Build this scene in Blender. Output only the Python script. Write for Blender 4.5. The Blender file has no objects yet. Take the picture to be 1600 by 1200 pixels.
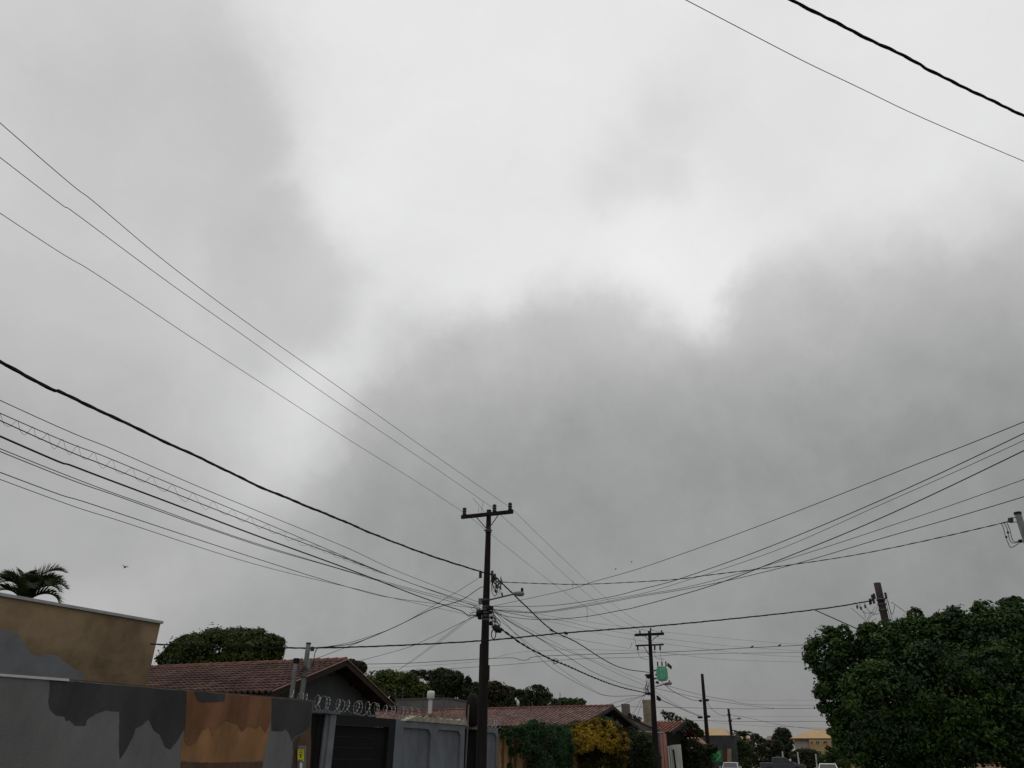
import bpy, math, random
import numpy as np
from mathutils import Vector, Matrix
from mathutils.geometry import tessellate_polygon

sc = bpy.context.scene
C = sc.collection
random.seed(7)
R = math.radians

# ------------------------------------------------------------------ camera
CAM = Vector((0, 0, 1.6)); FPX = 1127.0; PITCH = math.atan(0.518); ROLL = R(0.5)
_F = Vector((0, math.cos(PITCH), math.sin(PITCH)))
_r0 = Vector((1, 0, 0)); _u0 = Vector((0, -math.sin(PITCH), math.cos(PITCH)))
_RT = _r0 * math.cos(ROLL) + _u0 * math.sin(ROLL)
_UP = _u0 * math.cos(ROLL) - _r0 * math.sin(ROLL)
cd = bpy.data.cameras.new('camera'); cam = bpy.data.objects.new('camera', cd); C.objects.link(cam)
cd.sensor_fit = 'HORIZONTAL'; cd.sensor_width = 36; cd.lens = FPX / 1600 * 36
cd.clip_start = 0.05; cd.clip_end = 3000
m3 = Matrix((_RT, _UP, -_F)).transposed()
cam.matrix_world = Matrix.Translation(CAM) @ m3.to_4x4()
sc.camera = cam

# ------------------------------------------------------------------ view
vs = sc.view_settings
vs.view_transform = 'Standard'; vs.look = 'None'; vs.exposure = 0.0; vs.gamma = 1.0
vs.use_curve_mapping = False

def ray(px, py):
    return _F + _RT * ((px - 800) / FPX) - _UP * ((py - 600) / FPX)

# ------------------------------------------------------------------ world: overcast cloud deck
W = bpy.data.worlds.new('World'); sc.world = W; W.use_nodes = True
nt = W.node_tree; nt.nodes.clear(); L = nt.links
def N(t, **k):
    n = nt.nodes.new(t)
    for a, b in k.items(): setattr(n, a, b)
    return n
def put(sock, v):
    if hasattr(v, 'is_output') or isinstance(v, bpy.types.NodeSocket): L.new(v, sock)
    else: sock.default_value = v
def M(op, a, b=None, c=None):
    n = N('ShaderNodeMath', operation=op); put(n.inputs[0], a)
    if b is not None: put(n.inputs[1], b)
    if c is not None: put(n.inputs[2], c)
    return n.outputs[0]
def VM(op, a, b=None, s=None):
    n = N('ShaderNodeVectorMath', operation=op); put(n.inputs[0], a)
    if b is not None: put(n.inputs[1], b)
    if s is not None: put(n.inputs['Scale'], s)
    return n.outputs['Value'] if op in ('DOT_PRODUCT', 'LENGTH') else n.outputs[0]
def SM(v, lo, hi, a=0.0, b=1.0):
    n = N('ShaderNodeMapRange', interpolation_type='SMOOTHERSTEP')
    put(n.inputs[0], v); n.inputs[1].default_value = lo; n.inputs[2].default_value = hi
    n.inputs[3].default_value = a; n.inputs[4].default_value = b
    return n.outputs[0]
tc = N('ShaderNodeTexCoord')
D = VM('NORMALIZE', tc.outputs['Generated'])
def noise(vec, scale, det, rough=0.55, off=(0, 0, 0)):
    n = N('ShaderNodeTexNoise'); put(n.inputs['Vector'], VM('ADD', vec, off))
    n.inputs['Scale'].default_value = scale; n.inputs['Detail'].default_value = det
    n.inputs['Roughness'].default_value = rough
    return n
nA = noise(D, 4.0, 9, 0.6); nB = noise(D, 1.6, 5, 0.5, (3.1, 1.7, 0.4)); nC = noise(D, 10.0, 8, 0.62, (7, 2, 5))
wv = VM('SUBTRACT', nA.outputs['Color'], (0.5, 0.5, 0.5))
wf_ = VM('SCALE', VM('SUBTRACT', nC.outputs['Color'], (0.5, 0.5, 0.5)), s=0.05)
DW = VM('NORMALIZE', VM('ADD', VM('ADD', D, VM('SCALE', wv, s=0.15)), wf_))
sx = N('ShaderNodeSeparateXYZ'); L.new(DW, sx.inputs[0])
az = M('ARCTAN2', sx.outputs[0], sx.outputs[1]); el = M('ARCSINE', sx.outputs[2])
s0 = N('ShaderNodeSeparateXYZ'); L.new(D, s0.inputs[0]); el0 = M('ARCSINE', s0.outputs[2])
az0 = M('ARCTAN2', s0.outputs[0], s0.outputs[1])
def azel(px, py):
    d = ray(px, py).normalized(); return math.atan2(d.x, d.y), math.asin(d.z)
def curve(val, pts):
    fc = N('ShaderNodeFloatCurve'); cv = fc.mapping.curves[0]
    pts = sorted(pts)
    while len(cv.points) < len(pts): cv.points.new(0.5, 0.5)
    for p, (x, y) in zip(cv.points, pts):
        p.location = (x, y); p.handle_type = 'AUTO_CLAMPED'
    fc.mapping.update(); L.new(val, fc.inputs['Value'])
    return fc.outputs[0]
az01 = M('MULTIPLY_ADD', az, 1 / (2 * math.pi), 0.5)
az001 = M('MULTIPLY_ADD', az0, 1 / (2 * math.pi), 0.5)
# upper edge of the low dark cloud bank, all the way round the horizon
edge = [(1600, 262), (1450, 318), (1300, 348), (1190, 380), (1140, 412), (1108, 468), (1050, 452), (960, 424), (880, 418),
        (800, 455), (700, 470), (640, 490), (590, 560), (520, 638), (440, 680), (340, 660), (240, 560), (130, 495), (0, 480)]
ep = []
for p in edge:
    a, e = azel(*p); ep.append((a / (2 * math.pi) + 0.5, e / (math.pi / 2)))
ep += [(0.0, 0.42), (0.12, 0.36), (0.24, 0.33), (0.78, 0.5), (0.88, 0.46), (1.0, 0.42)]
top = M('MULTIPLY', curve(az01, ep), math.pi / 2)
depth = M('SUBTRACT', top, el)                       # radians below the bank's upper edge
sh = [(0.0, 0.6), (0.24, 0.5)] + [(azel(px, 600)[0] / (2 * math.pi) + 0.5, v) for px, v in ((0, 0.35), (450, 0.35), (600, 0.4), (720, 0.8), (860, 1.0), (1120, 1.0), (1300, 0.7), (1600, 0.6))] + [(0.8, 0.6), (1.0, 0.6)]
bank = SM(M('MULTIPLY', M('ADD', depth, M('MULTIPLY', M('SUBTRACT', 1.0, curve(az01, sh)), 0.04)), curve(az01, sh)), -0.025, 0.08)   # softer edge where the cloud is thin
edge2 = [(1600, 370), (1400, 410), (1200, 440), (1000, 462), (800, 490), (650, 560), (500, 680), (350, 700), (200, 640), (0, 540)]
ep2 = [(azel(*p)[0] / (2 * math.pi) + 0.5, azel(*p)[1] / (math.pi / 2)) for p in edge2] + [(0.0, 0.42), (0.12, 0.36), (0.24, 0.33), (0.78, 0.5), (0.88, 0.46), (1.0, 0.42)]
bank2 = SM(M('SUBTRACT', M('MULTIPLY', curve(az01, ep2), math.pi / 2), el), -0.06, 0.26)
# how heavy the bank is, by direction
hv = [(0.0, 0.6), (0.2, 0.5)]
for px, v in ((0, 0.38), (200, 0.5), (400, 0.74), (620, 0.88), (800, 0.94), (1000, 0.93), (1300, 0.96), (1600, 1.0)):
    hv.append((azel(px, 800)[0] / (2 * math.pi) + 0.5, v))
hv += [(0.8, 0.85), (1.0, 0.6)]
heavy = curve(az01, hv)
def lobe(px, py, rad, soft, vec=None):
    c = ray(px, py).normalized()
    d = VM('DOT_PRODUCT', DW if vec is None else vec, tuple(c))
    ang = M('ARCCOSINE', M('MINIMUM', d, 0.99999))
    return SM(ang, rad * (1 - soft), rad * (1 + soft), 1.0, 0.0)
# bright deck, slowly uneven
base = M('MULTIPLY_ADD', nB.outputs[0], 0.10, 0.75)
def many(ls):
    o = None
    for l in ls:
        t = lobe(*l); o = t if o is None else M('MAXIMUM', o, t)
    return o
left = M('MULTIPLY', many([(-60, 200, 0.33, 0.3), (150, 330, 0.22, 0.35), (290, 200, 0.12, 0.45), (330, 420, 0.15, 0.4), (-100, 560, 0.32, 0.3), (470, 470, 0.09, 0.6), (-620, 320, 0.5, 0.3)]), 0.165)
core = M('MULTIPLY', many([(300, 235, 0.115, 0.8), (170, 190, 0.10, 0.9), (380, 330, 0.085, 0.9)]), 0.085)
low = M('MULTIPLY', many([(90, 560, 0.16, 0.7), (430, 620, 0.18, 0.6), (540, 560, 0.12, 0.8)]), 0.085)
wisp = M('MULTIPLY', many([(1040, 165, 0.055, 0.9), (985, 215, 0.05, 0.9), (950, 275, 0.045, 0.9), (1010, 255, 0.05, 0.9)]), 0.085)
wisp2 = M('MULTIPLY', lobe(1190, 250, 0.12, 0.9), 0.04)
# elsewhere in the sky the deck carries patches of the same kind
aw = lobe(800, 420, 1.15, 0.25, D)
pat = M('MULTIPLY', M('MULTIPLY', SM(nB.outputs[0], 0.44, 0.62), 0.20), M('SUBTRACT', 1.0, aw))
glow = M('MULTIPLY', lobe(1075, 440, 0.11, 0.8, D), 0.05)
v = base
for t in (left, core, low, wisp, wisp2, pat): v = M('SUBTRACT', v, t)
v = M('ADD', v, glow)
nD = noise(VM('ADD', D, VM('SCALE', wv, s=0.3)), 6.0, 9, 0.62, (1.5, 8.2, 3.3))
v = M('ADD', v, M('MULTIPLY', M('SUBTRACT', nD.outputs[0], 0.5), 0.13))
dark = M('MULTIPLY', heavy, M('ADD', M('MULTIPLY', bank, 0.265), M('MULTIPLY', bank2, 0.24)))
v = M('SUBTRACT', v, M('MULTIPLY', dark, M('MULTIPLY_ADD', nC.outputs[0], 0.2, 0.9)))
# thinner light towards the horizon, as under any overcast
v = M('MULTIPLY', v, SM(el0, -0.05, 0.36, 0.84, 1.0))
v = M('MAXIMUM', v, 0.19)
cr = N('ShaderNodeValToRGB'); L.new(v, cr.inputs[0])
cr.color_ramp.elements[0].position = 0.2; cr.color_ramp.elements[0].color = (0.196, 0.2, 0.198, 1)
cr.color_ramp.elements[1].position = 0.9; cr.color_ramp.elements[1].color = (0.897, 0.897, 0.897, 1)
e = cr.color_ramp.elements.new(0.45); e.color = (0.447, 0.447, 0.443, 1)
bgc = N('ShaderNodeBackground'); L.new(cr.outputs[0], bgc.inputs[0]); bgc.inputs[1].default_value = 1.0
sky = N('ShaderNodeTexSky', sky_type='NISHITA'); sky.sun_disc = False
SUN_EL, SUN_AZ = R(58), R(12)          # behind the brightest gap, ahead of the camera
sky.sun_elevation = SUN_EL; sky.sun_rotation = SUN_AZ
bgs = N('ShaderNodeBackground'); L.new(sky.outputs[0], bgs.inputs[0]); bgs.inputs[1].default_value = 0.06
mx = N('ShaderNodeMixShader'); mx.inputs[0].default_value = 0.97
L.new(bgs.outputs[0], mx.inputs[1]); L.new(bgc.outputs[0], mx.inputs[2])
wo = N('ShaderNodeOutputWorld'); L.new(mx.outputs[0], wo.inputs[0])
# ------------------------------------------------------------------ sun, fully diffused by the cloud
sl = bpy.data.lights.new('sun', 'SUN'); sl.energy = 0.5; sl.angle = R(60); sl.color = (1, 0.98, 0.95)
so = bpy.data.objects.new('sun', sl); C.objects.link(so)
sd = Vector((math.sin(SUN_AZ) * math.cos(SUN_EL), math.cos(SUN_AZ) * math.cos(SUN_EL), math.sin(SUN_EL)))
so.rotation_euler = sd.to_track_quat('Z', 'Y').to_euler(); so.location = (0, 0, 60)

# ------------------------------------------------------------------ materials
MATS = {}
def mat(name, col, rough=0.75, var=0.25, scale=3.0, bump=0.0, bscale=30.0, metal=0.0, island=0.0, trans=0.0, spec=0.2, streak=0.0, col2=None):
    if name in MATS: return MATS[name]
    m = bpy.data.materials.new(name); m.use_nodes = True
    t = m.node_tree; b = t.nodes['Principled BSDF']
    b.inputs['Roughness'].default_value = rough; b.inputs['Metallic'].default_value = metal
    b.inputs['Specular IOR Level'].default_value = spec
    c = t.nodes.new('ShaderNodeTexCoord')
    n = t.nodes.new('ShaderNodeTexNoise'); n.inputs['Scale'].default_value = scale; n.inputs['Detail'].default_value = 7
    n.inputs['Roughness'].default_value = 0.62
    if streak:
        mp = t.nodes.new('ShaderNodeMapping'); mp.inputs['Scale'].default_value = (1, 1, 1 - streak)
        t.links.new(c.outputs['Object'], mp.inputs[0]); t.links.new(mp.outputs[0], n.inputs['Vector'])
    else: t.links.new(c.outputs['Object'], n.inputs['Vector'])
    r = t.nodes.new('ShaderNodeValToRGB')
    lo = [x * (1 - var) for x in col]; hi = [min(1, x * (1 + var)) for x in (col2 or col)]
    r.color_ramp.elements[0].position = 0.32; r.color_ramp.elements[0].color = (*lo, 1)
    r.color_ramp.elements[1].position = 0.68; r.color_ramp.elements[1].color = (*hi, 1)
    t.links.new(n.outputs[0], r.inputs[0]); out = r.outputs[0]
    if island:
        g = t.nodes.new('ShaderNodeNewGeometry'); h = t.nodes.new('ShaderNodeHueSaturation')
        mr = t.nodes.new('ShaderNodeMapRange'); mr.inputs[3].default_value = 1 - island; mr.inputs[4].default_value = 1 + island
        t.links.new(g.outputs['Random Per Island'], mr.inputs[0]); t.links.new(mr.outputs[0], h.inputs['Value'])
        m2 = t.nodes.new('ShaderNodeMapRange'); m2.inputs[3].default_value = 0.5 - island * 0.05; m2.inputs[4].default_value = 0.5 + island * 0.05
        w = t.nodes.new('ShaderNodeMath'); w.operation = 'FRACT'; ml = t.nodes.new('ShaderNodeMath'); ml.operation = 'MULTIPLY'; ml.inputs[1].default_value = 7.31
        t.links.new(g.outputs['Random Per Island'], ml.inputs[0]); t.links.new(ml.outputs[0], w.inputs[0])
        t.links.new(w.outputs[0], m2.inputs[0]); t.links.new(m2.outputs[0], h.inputs['Hue'])
        t.links.new(out, h.inputs['Color']); out = h.outputs[0]
    t.links.new(out, b.inputs['Base Color'])
    if bump:
        k = t.nodes.new('ShaderNodeTexNoise'); k.inputs['Scale'].default_value = bscale; k.inputs['Detail'].default_value = 5
        t.links.new(c.outputs['Object'], k.inputs['Vector'])
        bp = t.nodes.new('ShaderNodeBump'); bp.inputs['Strength'].default_value = bump; bp.inputs['Distance'].default_value = 0.02
        t.links.new(k.outputs[0], bp.inputs['Height']); t.links.new(bp.outputs[0], b.inputs['Normal'])
    if trans:
        tr = t.nodes.new('ShaderNodeBsdfTranslucent'); t.links.new(out, tr.inputs[0])
        ms = t.nodes.new('ShaderNodeMixShader'); ms.inputs[0].default_value = trans
        t.links.new(b.outputs[0], ms.inputs[1]); t.links.new(tr.outputs[0], ms.inputs[2])
        t.links.new(ms.outputs[0], t.nodes['Material Output'].inputs[0])
    MATS[name] = m
    return m

black = mat('cable_rubber', (0.012, 0.012, 0.013), 0.7, 0.2, spec=0.2)
alu = mat('aluminium_wire', (0.06, 0.06, 0.06), 0.6, 0.15, spec=0.3)
wood = mat('pole_wood', (0.021, 0.017, 0.016), 0.9, 0.45, 5, 0.6, 40, streak=0.9, spec=0.15)
steel = mat('dull_steel', (0.10, 0.10, 0.10), 0.6, 0.25, 8, metal=0.3)
porc = mat('porcelain', (0.045, 0.035, 0.03), 0.35, 0.1)
concrete = mat('pole_concrete', (0.17, 0.175, 0.175), 0.9, 0.3, 6, 0.4, 40, streak=0.7)
razor = mat('razor_steel', (0.3, 0.3, 0.3), 0.5, 0.1, 5, metal=0.4)

# ------------------------------------------------------------------ geometry helpers
S = Vector((0.357, 0.934, 0)); S.normalize()          # direction of the street
NR = Vector((S.y, -S.x, 0))                            # to the right across it
Z = Vector((0, 0, 1))
def at(px, py, Y):
    d = ray(px, py); k = Y / d.y; return CAM + d * k
def at_z(px, py, z):
    d = ray(px, py); return CAM + d * ((z - CAM.z) / d.z)
def hit(px, py, A, B):
    A = Vector((A[0], A[1], 0)); B = Vector((B[0], B[1], 0))
    u = (B - A).normalized(); n = Vector((-u.y, u.x, 0)); d = ray(px, py)
    return CAM + d * ((A - CAM).dot(n) / d.dot(n))
def mpp(px, py, Y): return (at(px + 1, py, Y) - at(px, py, Y)).length   # metres per photo pixel there

class MB:
    def __init__(s): s.v = []; s.f = []
    def add(s, v, f):
        o = len(s.v); s.v += [Vector(x) for x in v]; s.f += [[i + o for i in q] for q in f]; return s
    def box(s, c, sx, sy, sz, X=Vector((1, 0, 0)), Yv=None, Zv=Z):
        c = Vector(c); Yv = Yv or Zv.cross(X); v = []
        for k in (-.5, .5):
            for a, b in ((-.5, -.5), (.5, -.5), (.5, .5), (-.5, .5)): v.append(c + X * (a * sx) + Yv * (b * sy) + Zv * (k * sz))
        return s.add(v, [(3, 2, 1, 0), (4, 5, 6, 7), (0, 1, 5, 4), (1, 2, 6, 5), (2, 3, 7, 6), (3, 0, 4, 7)])
    def tube(s, pts, r, n=6, caps=True):
        pts = [Vector(p) for p in pts]; rs = r if isinstance(r, (list, tuple)) else [r] * len(pts); v = []; f = []
        ref = None
        for i, p in enumerate(pts):
            d = (pts[min(i + 1, len(pts) - 1)] - pts[max(i - 1, 0)]).normalized()
            if ref is None: ref = d.orthogonal().normalized()
            ref = (ref - d * ref.dot(d)); ref = ref.normalized() if ref.length > 1e-6 else d.orthogonal().normalized()
            w = d.cross(ref)
            for k in range(n):
                a = 2 * math.pi * k / n; v.append(p + (ref * math.cos(a) + w * math.sin(a)) * rs[i])
        for i in range(len(pts) - 1):
            for k in range(n):
                a = i * n + k; b = i * n + (k + 1) % n; f.append((a, b, b + n, a + n))
        if caps: f.append(tuple(range(n - 1, -1, -1))); f.append(tuple((len(pts) - 1) * n + k for k in range(n)))
        return s.add(v, f)
    def prism(s, poly, ext, holes=()):
        """poly: 3D outline; ext: extrusion vector"""
        loops = [[Vector(p) for p in poly]] + [[Vector(p) for p in h] for h in holes]
        flat = [p for l in loops for p in l]; n = len(flat)
        tris = tessellate_polygon(loops); ext = Vector(ext)
        f = []
        for t in tris:
            nn = (flat[t[1]] - flat[t[0]]).cross(flat[t[2]] - flat[t[0]])
            t = tuple(t) if nn.dot(ext) < 0 else tuple(reversed(t))
            f.append(t); f.append(tuple(i + n for i in reversed(t)))
        o = 0
        for l in loops:
            for i in range(len(l)): a = o + i; b = o + (i + 1) % len(l); f.append((a, b, b + n, a + n))
            o += len(l)
        return s.add(flat + [p + ext for p in flat], f)
    def build(s, name, m, parent=None, smooth=False, origin=None, local=False):
        if parent is not None and not local: o = parent['_o']; o = Vector(o)
        elif local: o = Vector((0, 0, 0))
        elif origin is not None: o = Vector(origin)
        else:
            xs = [p.x for p in s.v]; ys = [p.y for p in s.v]; zs = [p.z for p in s.v]
            o = Vector(((min(xs) + max(xs)) / 2, (min(ys) + max(ys)) / 2, min(zs)))
        me = bpy.data.meshes.new(name); me.from_pydata([tuple(p - o) for p in s.v], [], s.f); me.materials.append(m)
        if smooth: me.polygons.foreach_set('use_smooth', [True] * len(me.polygons))
        me.update()
        ob = bpy.data.objects.new(name, me); C.objects.link(ob)
        if parent is not None:
            ob.parent = parent; ob['_o'] = list(parent['_o']) if '_o' in parent else [0, 0, 0]
        else: ob.location = o; ob['_o'] = list(o)
        return ob
def tag(o, label, cat, group=None, kind=None):
    o['label'] = label; o['category'] = cat
    if group: o['group'] = group
    if kind: o['kind'] = kind
    return o
def thing(name, label, cat, loc, group=None, rz=0.0):
    o = bpy.data.objects.new(name, None); C.objects.link(o); o.location = loc; o['_o'] = list(loc)
    o.empty_display_size = 0.3; o.rotation_euler[2] = rz
    return tag(o, label, cat, group)
def struct(o): o['kind'] = 'structure'; return o
def catmull(P, n):
    P = [Vector(p) for p in P]; Q = [P[0] * 2 - P[1]] + P + [P[-1] * 2 - P[-2]]; out = []
    for i in range(1, len(Q) - 2):
        a, b, c, d = Q[i - 1:i + 3]
        for k in range(n):
            t = k / n
            out.append(0.5 * ((2 * b) + (c - a) * t + (2 * a - 5 * b + 4 * c - d) * t * t + (3 * b - a - 3 * c + d) * t ** 3))
    out.append(P[-1]); return out

# ------------------------------------------------------------------ setting: ground, street
P1 = at(764, 797, 25.0); P1.z = 0
def sl_(a, l, z=0.0): return Vector((P1.x, P1.y, 0)) + S * a + NR * l + Z * z
mb = MB(); g = 900
mb.add([(-g, -g, 0), (g, -g, 0), (g, g, 0), (-g, g, 0)], [(0, 1, 2, 3)])
struct(mb.build('ground', mat('ground_soil', (0.10, 0.085, 0.06), 0.95, 0.4, 0.4, col2=(0.09, 0.11, 0.05)), origin=(0, 0, 0)))
def strip(name, a0, a1, l0, l1, z0, z1, m):
    b = MB(); b.box(sl_((a0 + a1) / 2, (l0 + l1) / 2, (z0 + z1) / 2), l1 - l0, a1 - a0, z1 - z0, NR, S); return struct(b.build(name, m))
strip('road', -70, 110, 0.62, 8.6, -0.2, 0.004, mat('asphalt', (0.05, 0.05, 0.052), 0.65, 0.25, 6, 0.4, 90))
pav = mat('pavement_concrete', (0.22, 0.21, 0.2), 0.9, 0.3, 1.5, 0.2, 50)
kerbm = mat('kerb_concrete', (0.3, 0.29, 0.28), 0.9, 0.25, 3)
strip('pavement_left', -70, 110, -2.9, 0.45, -0.2, 0.12, pav)
strip('pavement_right', -70, 110, 8.77, 12.0, -0.2, 0.12, pav)
strip('kerb_left', -70, 110, 0.45, 0.617, -0.2, 0.135, kerbm)
strip('kerb_right', -70, 110, 8.603, 8.77, -0.2, 0.135, kerbm)

# ------------------------------------------------------------------ utility poles
def shaft(mb, base, top, r0, r1, n=12):
    pts = []; rs = []
    for i in range(9):
        t = i / 8; p = base.lerp(top, t); pts.append(p); rs.append(r0 + (r1 - r0) * t)
    return mb.tube(pts, rs, n)
LEAN = {764: (752.0, 1190), 1014.8: (1025.5, 1190), 1097: (1105, 1150), 1138: (1148.5, 1190), 1370.5: (1384, 973)}
def pole(label, px, py, Y, r0, r1, m=wood, name='utility_pole', cat='utility pole', group='wooden utility poles along the street'):
    t = at(px, py, Y); base = Vector((t.x, t.y, 0))
    if px in LEAN:      # the old poles stand a little out of plumb
        q = at(*LEAN[px], Y); base.x = q.x + (q.x - t.x) / (t.z - q.z) * q.z
    o = thing(name, label, cat, base, group)
    shaft(MB(), base, t, r0, r1).build('shaft', m, o, True)
    o['top'] = list(t); return o, base, t
def ax(B, T, z): return B.lerp(T, z / T.z)
def insul(parent, p, h=0.24, r=0.06, name='insulator', up=Z):
    b = MB(); n = 7; pts = []; rs = []
    for i in range(n):
        pts.append(p + up * (h * i / (n - 1))); rs.append(r * (0.72 if i % 2 == 0 else 1.0))
    return b.tube(pts, rs, 8).build(name, porc, parent)
def bar(parent, name, a, b, w, m=steel):
    return MB().tube([a, b], w, 5).build(name, m, parent)
def loopwire(parent, pts, r=0.006, name='drip_loop', m=black):
    return MB().tube(catmull(pts, 5), r, 4).build(name, m, parent)

pole1, B1, T1 = pole('dark wooden utility pole with one crossarm and a tangle of cables, tallest and nearest', 764, 797, 25.0, 0.19, 0.085)
F1 = B1 + NR
A1 = lambda x, y: hit(x, y, B1 - S * 0.15, F1 - S * 0.15)
a, b = A1(721, 809.5), A1(801.5, 798)
zz = (a.z + b.z) / 2; a.z = b.z = zz
MB().box((a + b) / 2, (b - a).length, 0.1, 0.12, (b - a).normalized(), None, Z).build('crossarm', wood, pole1)
INS1 = []
for x, y in ((725.5, 806), (772.5, 802), (797, 798)):
    p = A1(x, y); p.z = zz + 0.06; insul(pole1, p, 0.27, 0.08); INS1.append(p + Z * 0.27)
for x in (744, 779):
    q = A1(x, 806); q.z = zz - 0.05; bar(pole1, 'brace', q, A1(762, 828), 0.018)
MB().tube([ax(B1, T1, A1(762, 828).z - .04), ax(B1, T1, A1(762, 828).z + .04)], 0.115, 12).build('band', steel, pole1)
bar(pole1, 'band_bolt', A1(756, 828.5), A1(769, 828.5), 0.022)
# broken leftover wires and twigs caught above the arm
for pts in ([(752, 803), (753, 795), (755, 784)], [(757, 800), (748, 789), (740, 780), (739.5, 778)], [(747.5, 800), (747.5, 793)]):
    loopwire(pole1, [A1(*q) for q in pts], 0.007, 'loose_wire')
# secondary rack, spools, boxes and coils
E1 = lambda x, y, d=0.0: hit(x, y, B1 - S * (0.16 + d), F1 - S * (0.16 + d))
for x, y, s in ((750.5, 900, .06), (769, 898, .05), (769.5, 907, .06), (773, 903, .05)):
    insul(pole1, E1(x, y + 3), 0.2, s, 'spool_insulator')
random.seed(5)
for k in range(15):   # drip loops at the secondary connections
    x0 = random.uniform(768, 778); x1 = random.uniform(774, 785); y0 = random.uniform(899, 908); dy = random.uniform(8, 26)
    loopwire(pole1, [E1(x0, y0, .1), E1(x0 + random.uniform(-4, 2), y0 + dy * .6, .1), E1((x0 + x1) / 2, y0 + dy, .15), E1(x1 + 1, y0 + dy * .6, .1), E1(x1, y0 + random.uniform(0, 8), .1)], random.choice((.006, .009, .012)))
for x, y in ((776, 914), (774, 921), (781, 916), (784, 926)):
    MB().tube([E1(x, y, .1), E1(x + .8, y + 5, .1)], 0.028, 6).build('connector', black, pole1)
# terminal box on the left and cable clamps
bx = [E1(x, y) for x, y in ((747.5, 935), (752.5, 934.5), (752.5, 943.5), (747.5, 944))]
MB().prism(bx, S * 0.12).build('terminal_box', concrete, pole1)
for y in (936, 947, 951, 956, 961, 967):
    z = E1(758, y).z; MB().tube([ax(B1, T1, z - .03), ax(B1, T1, z + .03)], 0.135, 12).build('band', steel, pole1)
for x0, x1, y, h, d in ((745, 753, 957, .2, .22), (762, 770, 950, .16, .2), (744, 752, 960.5, .1, .2), (764, 769, 957, .12, .2), (766, 770, 965, .1, .2), (747, 752, 965.5, .12, .15), (765, 769, 974, .16, .14)):
    q0, q1 = E1(x0, y), E1(x1, y)
    MB().tube([q0, q0.lerp(q1, .3), q1], [h * .35, h * .5, h * .45], 7).build('cable_clamp', black, pole1)
# splice closure with its coil, hanging on the street side
MB().tube([E1(769, 979, .15), E1(773, 980, .15), E1(778, 984, .15), E1(783, 987, .15)], [.03, .1, .11, .05], 8).build('splice_closure', black, pole1, True)
pts = []
for k in range(31):
    t = k / 30 * 4 * math.pi; pts.append(E1(771 + 3.4 * math.cos(t) + k * .02, 991 + 7.5 * math.sin(t), .15))
MB().tube(pts, .014, 5).build('cable_coil', black, pole1, True)
for k in range(16):
    x0 = random.uniform(764, 770); y0 = random.uniform(945, 972); x1 = random.uniform(770, 782); y1 = random.uniform(970, 990)
    loopwire(pole1, [E1(x0, y0, .1), E1(x0 + random.uniform(-1, 6), (y0 + y1) / 2 - 4, .1), E1(x1, (y0 + y1) / 2 + 6, .14), E1(x1 - 3, y1, .14)], random.choice((.006, .008, .011)), 'slack_cable')
for k in range(9):
    x0 = random.uniform(730, 742); y0 = random.uniform(945, 964)
    loopwire(pole1, [E1(x0, y0), E1(x0 + 5, y0 + random.uniform(-5, 6)), E1(752, random.uniform(950, 965))], random.choice((.006, .009)), 'slack_cable')
# conduit down the shaft, street lamp
MB().tube([B1 - NR * .13 + Z * .1, B1 - NR * .115 + Z * (E1(750, 1005).z)], .03, 6).build('conduit', wood, pole1)
MB().box(ax(B1, T1, E1(760, 1050).z) + NR * .12, .1, .14, .45, NR, S).build('meter_sleeve', wood, pole1)
def lamp(parent, p0, p1, p2, r=.025, hr=.085):
    arm = MB().tube([p0, p1], r, 6).build('lamp_arm', steel, parent)
    d = (p2 - p1).normalized()
    head = MB().tube([p1 - d * .12, p1, p1 + d * .12, p2 - d * .06, p2], [r * 1.3, hr * .8, hr, hr * .95, hr * .55], 9).build('lamp_head', mat('lamp_shell', (.2, .2, .2), .5, .1), parent, True)
    MB().tube([p1 + d * .22 + Z * hr * .8, p1 + d * .22 + Z * (hr + .1)], .045, 7).build('photocell', black, parent)
    return head
q = E1(766, 937); lp = hit(806, 927.5, B1 - S * .2 + NR * 0, B1 - S * .2 + NR); l2 = hit(818.5, 928, B1 - S * .2, B1 - S * .2 + NR)
lamp(pole1, q, lp, l2)

pole2, B2, T2 = pole('dark utility pole with two crossarms carrying the green transformer', 1014.8, 986, 53.5, 0.225, 0.115)
F2 = B2 + NR
A2 = lambda x, y, d=.2: hit(x, y, B2 - S * d, F2 - S * d)
for (x0, y0), (x1, y1), w in (((992, 991.5), (1037.5, 991), .17), ((993, 1008), (1037, 1008), .1)):
    a, b = A2(x0, y0), A2(x1, y1); zm = (a.z + b.z) / 2; a.z = b.z = zm
    MB().box((a + b) / 2, (b - a).length, .12, w, (b - a).normalized(), None, Z).build('crossarm', wood, pole2)
for p, q in (((1008, 994), (1014, 1001)), ((1026, 994), (1019, 1001)), ((1006, 1010), (1014, 1023))):
    bar(pole2, 'brace', A2(*p), A2(*q), .025)
for x, y in ((996.5, 1009), (1023, 1009), (1031.5, 1009)):
    MB().tube([A2(x, y), A2(x, y + 7)], .06, 7).build('fuse_cutout', porc, pole2)
for x, y in ((1000, 990), (1017, 986), (1034, 990), (1028, 995)):
    insul(pole2, A2(x, y), .22, .06)
loopwire(pole2, [A2(996.5, 1016), A2(998, 1022), A2(1002, 1028), A2(1013, 1031)], .012)
loopwire(pole2, [A2(1023.5, 1016), A2(1023, 1024), A2(1027, 1029), A2(1038, 1030)], .012)
loopwire(pole2, [A2(1032, 1016), A2(1032, 1024), A2(1034, 1032), A2(1035.5, 1040)], .012)
loopwire(pole2, [A2(991, 992), A2(990.5, 998), A2(993, 1002), A2(992.5, 1006)], .014)
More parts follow.
